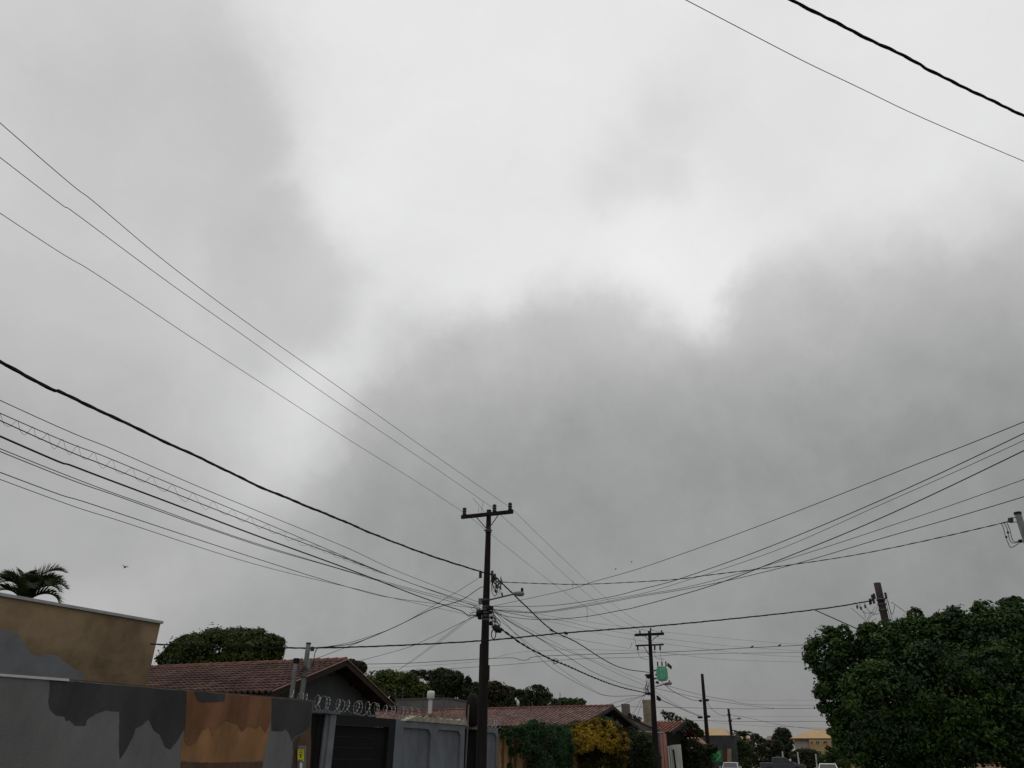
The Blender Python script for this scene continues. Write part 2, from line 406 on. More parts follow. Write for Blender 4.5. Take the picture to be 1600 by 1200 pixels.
loopwire(pole2, [A2(987.5, 1004), A2(986, 1009), A2(984.5, 1013)], .014)
# transformer: finned tank
tg = mat('transformer_green', (0.19, 0.52, 0.37), 0.5, 0.12, 4)
tcn = A2(1034.5, 1053, .35); up = (A2(1034.5, 1042, .35) - A2(1034.5, 1063, .35)).length
r = (A2(1027, 1053, .35) - A2(1044, 1053, .35)).length / 2
tank = MB().tube([tcn - Z * up * .5, tcn - Z * up * .42, tcn + Z * up * .42, tcn + Z * up * .5], [r * .72, r * .8, r * .8, r * .85], 14).build('transformer_tank', tg, pole2)
for k in range(12):
    a = k * math.pi / 6; d = NR * math.cos(a) + S * math.sin(a)
    MB().box(tcn + d * r * .88, r * .3, .05, up * .78, d, None, Z).build('cooling_fin', tg, tank)
MB().tube([tcn + Z * up * .5, tcn + Z * up * .56], [r * .9, r * .8], 14).build('tank_lid', tg, tank)
for dx in (-.25, .05, .32):
    insul(pole2, tcn + NR * dx + Z * up * .55, .32, .055, 'bushing')
for k in range(4):
    insul(pole2, A2(1043 + k * 1.7, 1041 + k * 1.6, .3), .22, .05, 'arrester', (Z * .9 + NR * .3).normalized())
MB().tube([tcn + Z * up * .3 - NR * .1, ax(B2, T2, tcn.z + up * .3)], .05, 6).build('hanger', steel, pole2)
MB().tube([tcn - Z * up * .3 - NR * .1, ax(B2, T2, tcn.z - up * .3)], .05, 6).build('hanger', steel, pole2)
lamp(pole2, A2(1024, 1073), A2(1041, 1068.5), A2(1050, 1067.5), .03, .1)
for x0, x1, y in ((1008, 1016, 1055), (1010, 1016, 1058), (1008, 1018, 1083.5), (1024, 1031, 1054), (1025, 1029, 1066), (1026, 1032, 1092)):
    MB().tube([A2(x0, y), A2((x0 + x1) / 2, y + .5), A2(x1, y)], [.06, .1, .08], 7).build('cable_clamp', black, pole2)
MB().tube([A2(1026, 1087), A2(1030, 1092), A2(1032, 1094.5)], [.05, .12, .1], 7).build('splice_closure', black, pole2)
random.seed(3)
for k in range(12):
    x0 = random.uniform(1010, 1015); y0 = random.uniform(1058, 1070); x1 = random.uniform(1004, 1014); y1 = random.uniform(1078, 1088)
    loopwire(pole2, [A2(x0, y0), A2(x0 - random.uniform(0, 3), y0 + 8), A2(x1, y1 - 5), A2(x1 + 2, y1)], .012, 'slack_cable')

pole3, B3, T3 = pole('plain dark utility pole beyond the transformer pole, taller of the far pair', 1097, 1053, 82.0, 0.24, 0.15)
pole4, B4, T4 = pole('farthest dark utility pole, shorter of the plain pair down the street', 1138, 1107, 110.0, 0.26, 0.15)
for po, Bp, items in ((pole3, B3, ((1092, 1097, 1095), (1090, 1098, 1121), (1101, 1108, 1094), (1102, 1110, 1119.5))), (pole4, B4, ((1136, 1142, 1117), (1138, 1144, 1126)))):
    for x0, x1, y in items:
        f = lambda x: hit(x, y, Bp - S * .25, Bp - S * .25 + NR)
        MB().tube([f(x0), f((x0 + x1) / 2), f(x1)], [.08, .13, .08], 7).build('cable_clamp', black, po)
f = lambda x, y: hit(x, y, B4 - S * .2, B4 - S * .2 + NR)
lamp(pole4, f(1140, 1124), f(1152, 1123), f(1158, 1122.7), .03, .1)

brown = mat('pole_brown', (0.05, 0.039, 0.036), 0.9, 0.35, 6, 0.5, 40, streak=0.9)
pole5, B5, T5 = pole('brown wooden pole rising behind the big leafy tree on the right', 1370.5, 911, 27.5, 0.16, 0.125, brown)
A5 = lambda x, y, d=.2: hit(x, y, B5 - S * d, B5 + NR - S * d)
for x, y in ((1364, 938), (1361, 944), (1366, 943), (1385, 934.5), (1367, 936)):
    insul(pole5, A5(x, y), .2, .05, 'spool_insulator')
bar(pole5, 'bracket', A5(1371, 936), A5(1386, 935), .03)
for pts in ([(1336, 941), (1350, 958), (1352, 966)], [(1343, 942), (1346, 953), (1355, 958), (1366, 957)], [(1350, 941), (1356, 953), (1365, 960), (1374, 958)], [(1368, 948), (1361, 958), (1354, 969)], [(1330, 950), (1344, 962), (1353, 970)], [(1371, 948), (1367, 958), (1360, 964), (1356, 972)],
            [(1384, 937), (1388, 955), (1393, 974)], [(1386, 937), (1391, 955), (1396, 975)], [(1387, 936), (1390, 950), (1394, 960), (1397, 952), (1398, 946)]):
    loopwire(pole5, [A5(*p) for p in pts], .008)
for x, y in ((1339, 948), (1345, 950), (1351.5, 947), (1359, 942)):
    MB().tube([A5(x, y - 2), A5(x + .6, y + 3)], .03, 6).build('connector', black, pole5)
for y in (936, 943, 952):
    zz = A5(1375, y).z; MB().tube([ax(B5, T5, zz - .03), ax(B5, T5, zz + .03)], .155, 12).build('band', steel, pole5)

pole6, B6, T6 = pole('grey concrete service post cut off by the right edge of the picture', 1590.3, 803, 20.0, 0.095, 0.085, concrete, 'service_post', 'service post', 'grey service posts')
A6 = lambda x, y, d=.1: hit(x, y, B6 - S * d, B6 + NR - S * d)
MB().tube([T6 - Z * .01, T6 + Z * .05], [.1, .095], 12).build('cap', black, pole6)
for y in (809, 816): bar(pole6, 'bracket', A6(1579, y), A6(1590, y - .5), .012)
MB().tube([A6(1579, 810), A6(1579, 816)], [.07, .07], 8).build('spool_insulator', porc, pole6)
for pts in ([(1565, 818), (1569, 829), (1571, 838), (1575, 848), (1580, 855.5), (1592, 849)], [(1569, 817), (1574, 827), (1576, 838), (1581, 848), (1593, 847)], [(1573, 816), (1578, 828), (1580, 837), (1584, 846), (1593, 846)]):
    loopwire(pole6, [A6(*p) for p in pts], .009)
for x, y in ((1575, 832), (1572.3, 839)): MB().tube([A6(x - 1.5, y), A6(x + 1.5, y)], .03, 6).build('connector', black, pole6)
MB().tube([A6(1592, 846), A6(1597, 845)], .05, 7).build('entry_elbow', black, pole6)

pole7, B7, T7 = pole('slim taller grey service post behind the stained grey wall', 482, 1006, 21.6, 0.075, 0.065, concrete, 'service_post', 'service post', 'grey service posts')
pole8, B8, T8 = pole('shorter capped grey service post beside the taller slim one', 463.5, 1030, 21.4, 0.07, 0.06, concrete, 'service_post', 'service post', 'grey service posts')
MB().tube([T7, T7 + Z * .03], [.075, .07], 10).build('cap', black, pole7)
MB().tube([T8 - Z * .12, T8 - Z * .03, T8 + Z * .02], [.065, .075, .09], 10).build('cap', black, pole8)
A7 = lambda x, y, d=.12: hit(x, y, B7 - S * d, B7 + NR - S * d)
MB().tube([A7(488, 1011), A7(488, 1017)], .055, 8).build('spool_insulator', porc, pole7)
for y in (1013.5,): bar(pole7, 'bracket', A7(482, y), A7(488, y), .012)
MB().tube([A7(482, 1045), A7(482, 1030)], .05, 7).build('entry_pipe', concrete, pole7)
for y in (1043, 1046, 1058): zz = A7(479, y, 0).z; MB().tube([B7 + Z * (zz - .02), B7 + Z * (zz + .02)], .085, 10).build('band', steel, pole7)
for pts in ([(463, 1035), (458, 1034), (459, 1031)], [(466, 1034), (470, 1030), (472, 1028), (470, 1032)], [(465, 1040), (470, 1047), (476, 1046)], [(466, 1050), (470, 1052), (474, 1048)], [(467, 1043), (466, 1050), (472, 1055)]):
    loopwire(pole8, [A7(*p) for p in pts], .008)

# ------------------------------------------------------------------ cables
def wire(label, A, B, px, r=.008, name='cable', cat='cable', m=black, ext0=0, ext1=0, strands=0, twist=.9, group='cables strung between the poles', tw=.018, nsub=8):
    P = [hit(x, y, A, B) for x, y in px]
    if ext0:
        d = (P[0] - P[1]).normalized(); P = [P[0] + d * ext0 + Z * ext0 * ext0 * .004] + P
    if ext1:
        d = (P[-1] - P[-2]).normalized(); P = P + [P[-1] + d * ext1 + Z * ext1 * ext1 * .004]
    pts = catmull(P, nsub); mb = MB()
    if strands:
        # resample finely and twist
        fine = []; Ls = [0]
        for i in range(1, len(pts)): Ls.append(Ls[-1] + (pts[i] - pts[i - 1]).length)
        n = int(Ls[-1] / (twist / 10)) + 2; n = min(n, 900); j = 0
        for i in range(n):
            s = Ls[-1] * i / (n - 1)
            while j < len(Ls) - 2 and Ls[j + 1] < s: j += 1
            t = (s - Ls[j]) / max(1e-6, Ls[j + 1] - Ls[j]); fine.append((pts[j].lerp(pts[j + 1], min(1, t)), s))
        for k in range(strands):
            q = []
            for i, (p, s) in enumerate(fine):
                d = (fine[min(i + 1, n - 1)][0] - fine[max(i - 1, 0)][0]).normalized()
                u = d.cross(Z).normalized(); w = u.cross(d)
                a = 2 * math.pi * (s / twist + k / strands) + .5 * math.sin(s * .7)
                rr = tw * (1 + .35 * math.sin(s * .9 + k * 2.1))
                q.append(p + (u * math.cos(a) + w * math.sin(a)) * rr)
            mb.tube(q, r, 4)
    else: mb.tube(pts, r, 5)
    o = mb.build(name, m); return tag(o, label, cat, group)
def xy(p): return (p.x, p.y)

HVL = [[(0, 333), (150, 428), (300, 528), (400, 593), (550, 690), (650, 752), (725, 801)],
       [(0, 246), (120, 335), (270, 446), (400, 538), (500, 610), (620, 691), (700, 745), (772, 795)],
       [(0, 192), (150, 318), (260, 410), (380, 500), (525, 602), (650, 691), (735, 750), (797, 793)]]
HVR = [[(726, 801), (786, 850), (850, 901), (906, 942), (961, 975), (998, 989)],
       [(773, 796), (832, 850), (887, 902), (947, 952), (988, 978), (1016, 988)],
       [(798, 793), (856, 850), (926, 916), (968, 952), (1006, 977), (1033, 990)]]
nm = ('lowest', 'middle', 'topmost')
for k in range(3):
    i1 = INS1[k]
    wire('thin bare power line, %s of the three rising to the left picture edge' % nm[k], i1 - S * 30, i1, HVL[k], .006, 'power_line', 'power line', alu, ext0=9, group='bare high voltage lines')
    wire('thin bare power line from the %s insulator of the near pole to the transformer pole' % ('left', 'middle', 'right')[k], xy(i1), xy(B2 + NR * (k - 1) * .9), HVR[k], .0065, 'power_line', 'power line', alu, group='bare high voltage lines')
# left side, near pole back along the street
LA = B1 - S * 30; LB = B1
wire('thick black twisted cable bundle crossing the left sky to the near pole', LA, LB, [(0, 565.5), (96, 613.5), (180, 653), (255, 689), (330, 723.6), (400, 758), (440, 774.5), (487, 794), (540, 815.5), (587.5, 836), (675, 869), (757, 895)], .011, ext0=8, strands=4, twist=1.1, tw=.015)
wire('thin upper telephone cable under the thick twisted bundle on the left', LA, LB, [(0, 625.5), (180, 703.5), (300, 756), (400, 797.5), (540, 855), (625, 894), (750, 942)], .006, ext0=8)
T2p = [(0, 645.6), (180, 720), (400, 811), (575, 885), (650, 914), (750, 946)]
T3p = [(0, 657), (180, 733.5), (400, 820.5), (540, 872.5), (625, 905), (750, 950)]
wire('upper cable of the laced pair on the left', LA, LB, T2p, .0065, ext0=8)
wire('lower cable of the laced pair on the left', LA, LB, T3p, .008, ext0=8)
c2 = catmull([hit(x, y, LA, LB) for x, y in T2p], 12); c3 = catmull([hit(x, y, LA, LB) for x, y in T3p], 12)
lash = []; n = len(c2)
def samp(c, t): i = min(int(t * (n - 1)), n - 2); return c[i].lerp(c[i + 1], t * (n - 1) - i)
tt = 0.0; ts = [0.0]
for k in range(26):
    Y0 = samp(c2, min(ts[-1], .999)).y; ts.append(ts[-1] + .028)
for t0, t1 in zip(ts, ts[1:]):
    if t1 > .8: break
    d = t1 - t0
    a = samp(c2, t0); b = samp(c3, t0 + d * .22) - Z * .03 * random.random(); c = samp(c3, t0 + d * .55) - Z * (.02 + .05 * random.random())
    lash += [a, a.lerp(b, .5), b, c, samp(c3, t0 + d * .7).lerp(samp(c2, t0 + d * .9), .5)]
tag(MB().tube(catmull(lash, 3), .0026, 4).build('lacing_wire', black), 'thin zigzag wire lacing two cables together on the left', 'wire')
wire('thick straight black cable below the laced pair on the left', LA, LB, [(0, 681.6), (120, 730.5), (255, 781.5), (400, 836.5), (540, 887.5), (650, 930), (700, 947.5), (722, 955), (732, 962.5), (740, 961), (752, 966)], .014, ext0=8)
wire('upper of two close thin cables under the thick straight one', LA, LB, [(0, 701), (255, 798), (400, 849), (562, 897.5), (650, 922), (752, 948)], .006, ext0=8)
wire('lower of two close thin cables under the thick straight one', LA, LB, [(0, 705.5), (200, 781), (400, 851), (520, 886), (640, 922), (752, 953)], .0065, ext0=8)
wire('second lowest thin cable on the left of the near pole', LA, LB, [(0, 738), (150, 790), (400, 872.5), (550, 919), (625, 936), (752, 951)], .0065, ext0=8)
wire('lowest thin cable on the left of the near pole', LA, LB, [(0, 749), (200, 818), (400, 882), (560, 921), (612, 934), (730, 960), (752, 963)], .005, ext0=8)
# service drops from the near pole to the left houses
S7 = xy(B7)
wire('thin service wire from an insulator of the near pole to the slim post', xy(B1), S7, [(752, 901), (746, 904.5), (720, 921), (705, 930), (625, 976), (560, 1000), (520, 1009), (488, 1013)], .007)
wire('sagging service cable looping down to the slim grey post', xy(B1), S7, [(757, 917), (749, 919), (720, 938), (675, 952), (612, 982), (560, 1003), (530, 1009), (500, 1011.7), (495, 1015), (492, 1021), (489, 1038), (486, 1043)], .012)
wire('lower short wire joining the slim post to the sagging drop', xy(B1), S7, [(600, 987), (560, 1004), (530, 1015.5), (505, 1025), (492, 1029), (484, 1029.5)], .007)
GA = at(560, 1036, 31)
wire('service wire running behind the tiled gable', xy(B1), xy(GA), [(755, 958), (735, 966), (665, 1000), (630, 1014), (553.5, 1035)], .008)
H9 = at(619, 1049, 48)
wire('left of the two parallel drops to the distant trees', xy(B1), xy(H9), [(755, 962), (732, 967), (687, 1000), (640.6, 1034), (619, 1049)], .008)
wire('right of the two parallel drops to the distant trees', xy(B1), xy(H9 + NR * .25), [(755, 964), (736, 967), (691, 1000), (646, 1032), (624, 1046)], .007)
# long crossing cables
wire('thick cable from the beige building past the near pole to the brown pole', xy(B7), xy(B5), [(235, 1006.5), (350, 1010), (482, 1012.5), (620, 1008.5), (762, 1000.5), (870, 990), (947, 984), (1060, 975), (1200, 961), (1300, 949), (1364, 938)], .013, ext0=0, strands=3, twist=.8, tw=.011)
wire('thick strut cable slanting down into the big tree from the crossing cable', xy(B5 - NR * 4), xy(B5 - S * 6), [(1273, 953), (1300, 965), (1345, 985), (1380, 1000)], .018)
wire('short service cable from the brown pole over the big tree', xy(B5), xy(B5 + NR * 8 - S * 4), [(1392, 941), (1396, 943), (1420, 960), (1445, 976), (1500, 1003)], .01)
XA, XB = at(560, 1038, 36), at(1300, 1006, 36)
wire('wavy cable crossing behind both poles with two birds on it', xy(XA), xy(XB), [(540, 1038), (630, 1036.5), (694, 1033), (764, 1029), (802, 1028), (812, 1031), (824.6, 1031), (837, 1026), (906, 1023), (1060, 1018), (1175, 1012), (1255, 1008), (1300, 1005)], .012, ext1=6)
XA2, XB2 = at(620, 1049, 40), at(1300, 1010, 40)
wire('thin cable crossing low behind the near pole', xy(XA2), xy(XB2), [(621, 1049), (689.5, 1045.7), (745, 1042), (800, 1038), (856, 1033), (916, 1029), (995, 1027), (1060, 1023), (1130, 1021), (1260, 1019)], .009, ext1=6)
XA3, XB3 = at(580, 1044, 44), at(1100, 1018, 44)
wire('faintest thin cable crossing behind the near pole', xy(XA3), xy(XB3), [(575, 1044), (660, 1040), (745, 1033.5), (800, 1021), (843, 1017), (910, 1015), (989, 1017), (1060, 1021)], .006)
# fan of cables to the right
Q = (9.0, 6.0)
RF = [('uppermost cable of the fan rising to the right edge', .0065, [(760, 949), (780, 945), (885, 922), (927, 909), (1000, 888), (1120, 846), (1240, 801), (1420, 730), (1600, 659)]),
      ('second cable of the fan rising to the right edge', .0075, [(760, 947), (785, 947.5), (864, 946), (947, 934), (1000, 921), (1060, 905), (1195, 857), (1375, 782), (1600, 677)]),
      ('thin third cable of the fan rising to the right edge', .0045, [(760, 950), (829, 956), (885, 950), (947, 937), (1000, 928), (1060, 911), (1210, 861), (1375, 789), (1600, 688)]),
      ('thick sagging fourth cable of the fan rising to the right edge', .0085, [(760, 953), (795, 963.5), (843, 968), (906, 964.6), (968, 954), (1000, 947), (1112, 915), (1225, 872), (1375, 810), (1600, 704)]),
      ('fifth cable of the fan rising to the right edge', .005, [(760, 951), (830, 957), (906, 947.5), (1000, 930), (1060, 920), (1127, 904), (1225, 875.5), (1375, 827), (1600, 749)]),
      ('lowest cable of the fan rising to the right edge', .006, [(760, 951.5), (832, 958), (906, 949), (1000, 932), (1060, 922.5), (1142, 906), (1240, 882), (1375, 842), (1600, 776)])]
for k, (lb, rr, px) in enumerate(RF): wire(lb, xy(B1), (Q[0] + k * .05, Q[1]), px, rr, ext1=5)
wire('twisted cable from the near pole to the grey post at the right edge', xy(B1), xy(B6), [(770, 905), (781, 909), (822, 911), (885, 913), (927, 912.5), (1000, 909), (1060, 905), (1112, 898), (1225, 884), (1337, 867), (1450, 844), (1563, 818), (1576, 814)], .0085, strands=2, twist=.7, tw=.007)
# overhead drops, top right
P0 = (-11.1, -2.0)
a = at_z(1072, 0, 6.6); b = at_z(1600, 252, 6.6)
wire('thin wire across the top right corner', xy(a), xy(b), [(1072, 0), (1330, 131), (1600, 252)], .0032, ext0=6, ext1=9)
a = at_z(1240, 0, 6.2); b = at_z(1600, 180, 6.2)
wire('thick twisted cable across the top right corner', xy(a), xy(b), [(1237, 0), (1420, 91), (1600, 181)], .0068, ext0=6, ext1=9, strands=3, twist=.5, tw=.0065)
# near pole to transformer pole
N_ = [('thick twisted bundle sagging from the near pole to the transformer pole', .014, [(762, 895), (768, 898), (783, 910), (822.5, 948), (862, 984), (901.7, 1004), (947.5, 1033), (976.7, 1045), (1014, 1050.6)], 3),
      ('thick cable from the splice closure to the transformer pole', .02, [(781, 981), (800, 995), (822, 1010), (860, 1029.6), (885, 1039.6), (926.7, 1058), (968, 1073), (1014, 1083.7)], 2),
      ('medium cable sagging second lowest to the transformer pole', .011, [(765, 950), (772, 954), (801.7, 975), (843, 998), (885, 1025), (926.7, 1050), (968, 1066.7), (1001.7, 1076), (1016, 1078)], 0),
      ('thin straight cable to the lamp of the transformer pole', .008, [(765, 952), (772, 956), (822, 985), (864, 1008), (916, 1029), (968, 1054), (1008, 1071), (1016, 1073)], 0),
      ('thin cable sagging far below the others past the yellow bush', .008, [(765, 954), (776.7, 960), (810, 995), (854, 1037.5), (885, 1058), (926.7, 1080), (951.7, 1087.5), (990, 1087), (1012, 1085)], 0),
      ('faint thin cable just above the lowest sagging one', .006, [(766, 957), (800, 985), (858, 1031), (890, 1055), (922, 1075), (950, 1087), (1000, 1086.5)], 0),
      ('faint straight cable between the near pole and transformer', .006, [(766, 950), (830, 985), (900, 1020), (960, 1045), (1016, 1068)], 0)]
for lb, rr, px, st in N_: wire(lb, xy(B1), xy(B2), px, rr, strands=st, twist=1.2, tw=rr * .9)
wire('thin cable reaching the left end of the upper crossarm', xy(B1), xy(B2), [(764, 950), (770, 952), (822, 962.5), (885, 971), (926.7, 981), (991, 991.7)], .007)
wire('thin cable ending at the left end of the lower crossarm', xy(B1), xy(B2), [(860, 992), (885, 996), (930, 1004), (985, 1013.5)], .007)
FAR = at(1300, 1015, 45)
for lb, px in (('top thin line passing over the transformer pole to the big tree', [(764, 946), (864, 963.5), (926.7, 973), (979, 980), (1030, 986.6), (1160, 1000), (1250, 1007), (1290, 1010)]),
               ('second thin line passing behind the transformer pole to the big tree', [(990, 992), (1020, 996), (1090, 1004), (1160, 1011), (1254, 1017), (1290, 1019)]),
               ('third thin line passing behind the transformer pole to the big tree', [(764, 952), (856, 970), (926.7, 987.5), (991, 999.6), (1060, 1008.5), (1160, 1021), (1254, 1026.6), (1290, 1028)]),
               ('fourth thin line passing behind the transformer pole to the big tree', [(990, 1014), (1060, 1023), (1140, 1031), (1254, 1034.4), (1290, 1035)])):
    wire(lb, xy(B2 - NR * 6 + S * 1.5), xy(FAR + S * 30), px, .008)
# transformer pole and beyond
B34 = xy(B3)
wire('thick cable sagging from under the green transformer to the next pole', xy(B2), B34, [(1031, 1062), (1033, 1064), (1050, 1079), (1072, 1090), (1084, 1094), (1097, 1094.5)], .022)
wire('thick cable from the far splice closure to the next pole', xy(B2), B34, [(1028, 1088), (1034, 1094), (1050, 1101), (1075, 1112), (1097, 1120.5)], .024)
wire('thin cable sagging between the far poles below the lamp', xy(B2), B34, [(1022, 1080), (1026, 1082), (1042, 1093), (1070, 1108), (1097, 1119)], .011)
EF = at(1300, 1102, 95)
wire('cable running right from the far lamp behind the big tree', xy(B2), xy(EF), [(1020, 1066), (1048, 1073), (1096, 1086), (1140, 1094), (1180, 1101), (1280, 1102), (1300, 1102)], .013)
wire('cable below it running right to meet the level line', xy(B2), xy(EF), [(1020, 1075), (1026, 1076), (1096, 1091), (1160, 1101), (1210, 1107)], .013)
EG = at(1310, 1106.5, 74); EG0 = at(950, 1104, 74)
wire('level thick cable across the far street behind the poles', xy(EG0), xy(EG), [(955, 1103.8), (1080, 1106), (1160, 1107.6), (1280, 1106.6), (1320, 1106)], .017)
EH = at(1310, 1127, 96); EH0 = at(1000, 1124, 96)
wire('lower level cable crossing the far street', xy(EH0), xy(EH), [(1030, 1126), (1106, 1126), (1160, 1127.4), (1280, 1127), (1320, 1127)], .02)
wire('faint level wire crossing high over the far street', xy(EH0), xy(EH), [(1104, 1091), (1160, 1094), (1280, 1094), (1320, 1094)], .007)
wire('faint level wire between the two level cables', xy(EH0), xy(EH), [(1030, 1121), (1106, 1119), (1160, 1119.5), (1280, 1119.5), (1320, 1119)], .007)
wire('cable sagging between the two far plain poles', xy(B3), xy(B4), [(1098, 1093), (1104, 1095), (1112, 1108), (1126, 1117), (1138, 1117.6)], .02)
wire('cable descending right from the farthest pole', xy(B4), xy(at(1310, 1143, 100)), [(1138, 1116.5), (1142, 1117), (1180, 1124), (1220, 1133), (1280, 1140), (1310, 1143)], .018)
wire('thin cable descending right beneath it from the farthest pole', xy(B4), xy(at(1310, 1140, 100)), [(1112, 1128), (1140, 1131), (1200, 1135), (1240, 1136), (1310, 1139)], .01)
for lb, px, pt in (('upper service drop from the transformer pole to the tiled roof', [(1012, 1084), (1000, 1088), (960, 1098), (935, 1106)], (925, 1108, 50)),
                   ('lower service drop from the transformer pole to the tiled roof', [(1012, 1085), (990, 1093), (968, 1103), (950, 1110)], (948, 1110, 52)),
                   ('steep left drop from the transformer pole past the chimneys', [(1007, 1082), (1003, 1090), (992.7, 1109), (983, 1124)], (983, 1124, 58)),
                   ('steep right drop from the transformer pole past the chimneys', [(1009, 1084), (1004, 1095), (998, 1112), (994, 1124)], (994, 1124, 59))):
    wire(lb, xy(B2), xy(at(*pt)), px, .011)
for (x, y), (x2, y2), A_, B_ in (((894.5, 907), (894.5, 918), B1, B2), ((917, 949), (917, 970), B1, B2)):
    p = [hit(x, y, A_ + NR * .9, B_ + NR * .9), hit(x + .7, (y + y2) / 2, A_ + NR * .9, B_ + NR * .9), hit(x2, y2, A_ + NR * .9, B_ + NR * .9)]
    tag(MB().tube(p, .009, 4).build('wire_scrap', black), 'scrap of wire hanging from the %s power line past the near pole' % ('middle' if x < 900 else 'left'), 'wire')
for (x, y), w in (((862, 985), 'thick twisted bundle'), ((884, 989), 'crossing cable'), ((866, 1032), 'splice cable')):
    o = MB(); A_, B_ = (B1, B2) if w != 'crossing cable' else (B7, B5)
    h = lambda x, y: hit(x, y, A_, B_)
    o.tube([h(x - 3, y - 1), h(x, y), h(x + 3, y + 2)], [.02, .045, .02], 6)
    for dx, l in ((-1, 9), (1.5, 6)): o.tube([h(x + dx, y), h(x + dx - .5, y + l)], .007, 4)
    if w == 'splice cable':
        o.tube([h(x + 2 + 4 * math.cos(k / 2), y + 1 + 4 * math.sin(k / 2)) for k in range(14)], .012, 4)
    tag(o.build('cable_joint', black), 'cable joint with hanging tails on the %s right of the near pole' % w, 'cable joint')

# ------------------------------------------------------------------ planes for facades
class Plane:
    """vertical plane through A along U (horizontal); N points to the viewer's side"""
    def __init__(s, A, U):
        s.A = Vector((A.x, A.y, 0)); s.U = Vector((U.x, U.y, 0)).normalized(); s.Nn = Vector((s.U.y, -s.U.x, 0))
        if s.Nn.dot(CAM - s.A) < 0: s.Nn = -s.Nn
    def p(s, px, py, d=0.0): return hit(px, py, s.A + s.Nn * d, s.A + s.Nn * d + s.U)
    def u(s, px, py=1150): return (s.p(px, py) - s.A).dot(s.U)
    def at(s, u, z, d=0.0): return s.A + s.U * u + Z * z + s.Nn * d
    def q(s, x0, y0, x1, y1, d=0.0): return [s.p(x0, y0, d), s.p(x1, y0, d), s.p(x1, y1, d), s.p(x0, y1, d)]
def jag(pts, amp, n=4, seed=1):
    """roughen an outline given in photo pixels"""
    rnd = random.Random(seed); out = []
    for i, (x, y) in enumerate(pts):
        x2, y2 = pts[(i + 1) % len(pts)]
        for k in range(n):
            t = k / n; a = amp if k else amp * .3
            out.append((x + (x2 - x) * t + rnd.uniform(-a, a), y + (y2 - y) * t + rnd.uniform(-a, a)))
    return out

# ------------------------------------------------------------------ stained grey wall, front left
c1 = at(490, 1095, 20.6); c0 = at_z(0, 1054, c1.z); GU = (c1 - c0); GU.z = 0
GW = Plane(c1, GU)
wallm = mat('render_light_grey', (0.18, 0.177, 0.178), 0.92, 0.22, 0.9, 0.5, 60, streak=0.6)
wall_dark = mat('render_dark_grey', (0.058, 0.058, 0.059), 0.85, 0.28, 1.4, 0.4, 70, streak=.6)
wall_or = mat('render_ochre', (0.3, 0.16, 0.075), 0.9, 0.3, 1.8, 0.4, 50, streak=0.6)
wall_br = mat('render_wet_brown', (0.205, 0.1, 0.053), 0.8, 0.35, 1.6, 0.4, 50, streak=0.6)
wall_ed = mat('render_edge_brown', (0.11, 0.07, 0.045), 0.9, 0.35, 3, 0.4, 50, streak=0.5)
gw = thing('garden_wall', 'stained grey rendered wall with an ochre patch, front left', 'wall', (c1 + c0) / 2 * 1.0 - Z * ((c1 + c0) / 2).z)
u1 = 0.0; u0 = -(c1 - c0).length - 5
MB().prism([GW.at(u0, 0), GW.at(u1, 0), GW.at(u1, c1.z), GW.at(u0, c1.z)], -GW.Nn * .2).build('wall_body', wallm, gw)
def patch(pl, pts, d, m, parent, amp=1.2, seed=1, n=7, t=.003, name='plaster_patch'):
    amp *= .75
    b = MB(); b.prism([pl.p(x, y, d) for x, y in jag(pts, amp, n, seed)], pl.Nn * t)
    return b.build(name, m, parent)
zt = lambda x: 1054.6 + (x - 0) * (1095.0 - 1054.6) / 490 + 0.9     # top edge in the photo
patch(GW, [(78, zt(78)), (97, zt(97)), (150, zt(150)), (220, zt(220)), (291, zt(291)), (291, 1120), (288, 1140), (279, 1154), (266, 1171), (258, 1168), (250, 1148), (240, 1141), (232, 1124), (222, 1133), (212, 1138), (206, 1155), (197, 1172), (187, 1187), (186, 1165), (187, 1112), (165, 1110), (150, 1115), (136, 1125), (133, 1134), (118, 1134), (108, 1125), (104, 1127), (100, 1119), (88, 1118), (79, 1110), (76, 1100)], .001, wall_dark, gw, .7, 3)
patch(GW, [(291, zt(291)), (360, zt(360)), (424, zt(424)), (421, 1140), (411, 1188), (350, 1192), (282, 1188), (284, 1160), (289, 1140)], .001, wall_or, gw, .8, 4)
patch(GW, [(291.5, zt(291.5)), (360, zt(360)), (424, zt(424)), (422, 1130), (415, 1146), (408, 1132), (400, 1138), (388, 1133), (378, 1144), (372, 1132), (352, 1125), (340, 1137), (332, 1150), (327, 1136), (316, 1140), (309, 1155), (297, 1166), (288, 1158), (290, 1120)], .0085, wall_br, gw, .9, 5)
patch(GW, [(303, zt(303)), (330, zt(330)), (352, zt(352)), (350, 1095), (334, 1097), (310, 1096)], .016, wall_dark, gw, 1.0, 15, 3, .004)
patch(GW, [(282, 1190), (330, 1192), (411, 1190), (408, 1215), (282, 1215)], .001, wall_ed, gw, .9, 6)
patch(GW, [(424.5, zt(424.5)), (460, zt(460)), (488.5, zt(488.5)), (486, 1130), (478, 1142), (462, 1150), (456, 1158), (452, 1146), (446, 1139), (440, 1143), (424, 1142)], .001, wall_dark, gw, .6, 7)
patch(GW, [(487, 1120), (484, 1215), (455, 1215), (459, 1172), (458, 1158), (464, 1151), (478, 1144), (484, 1132)], .0085, wall_ed, gw, .8, 8)
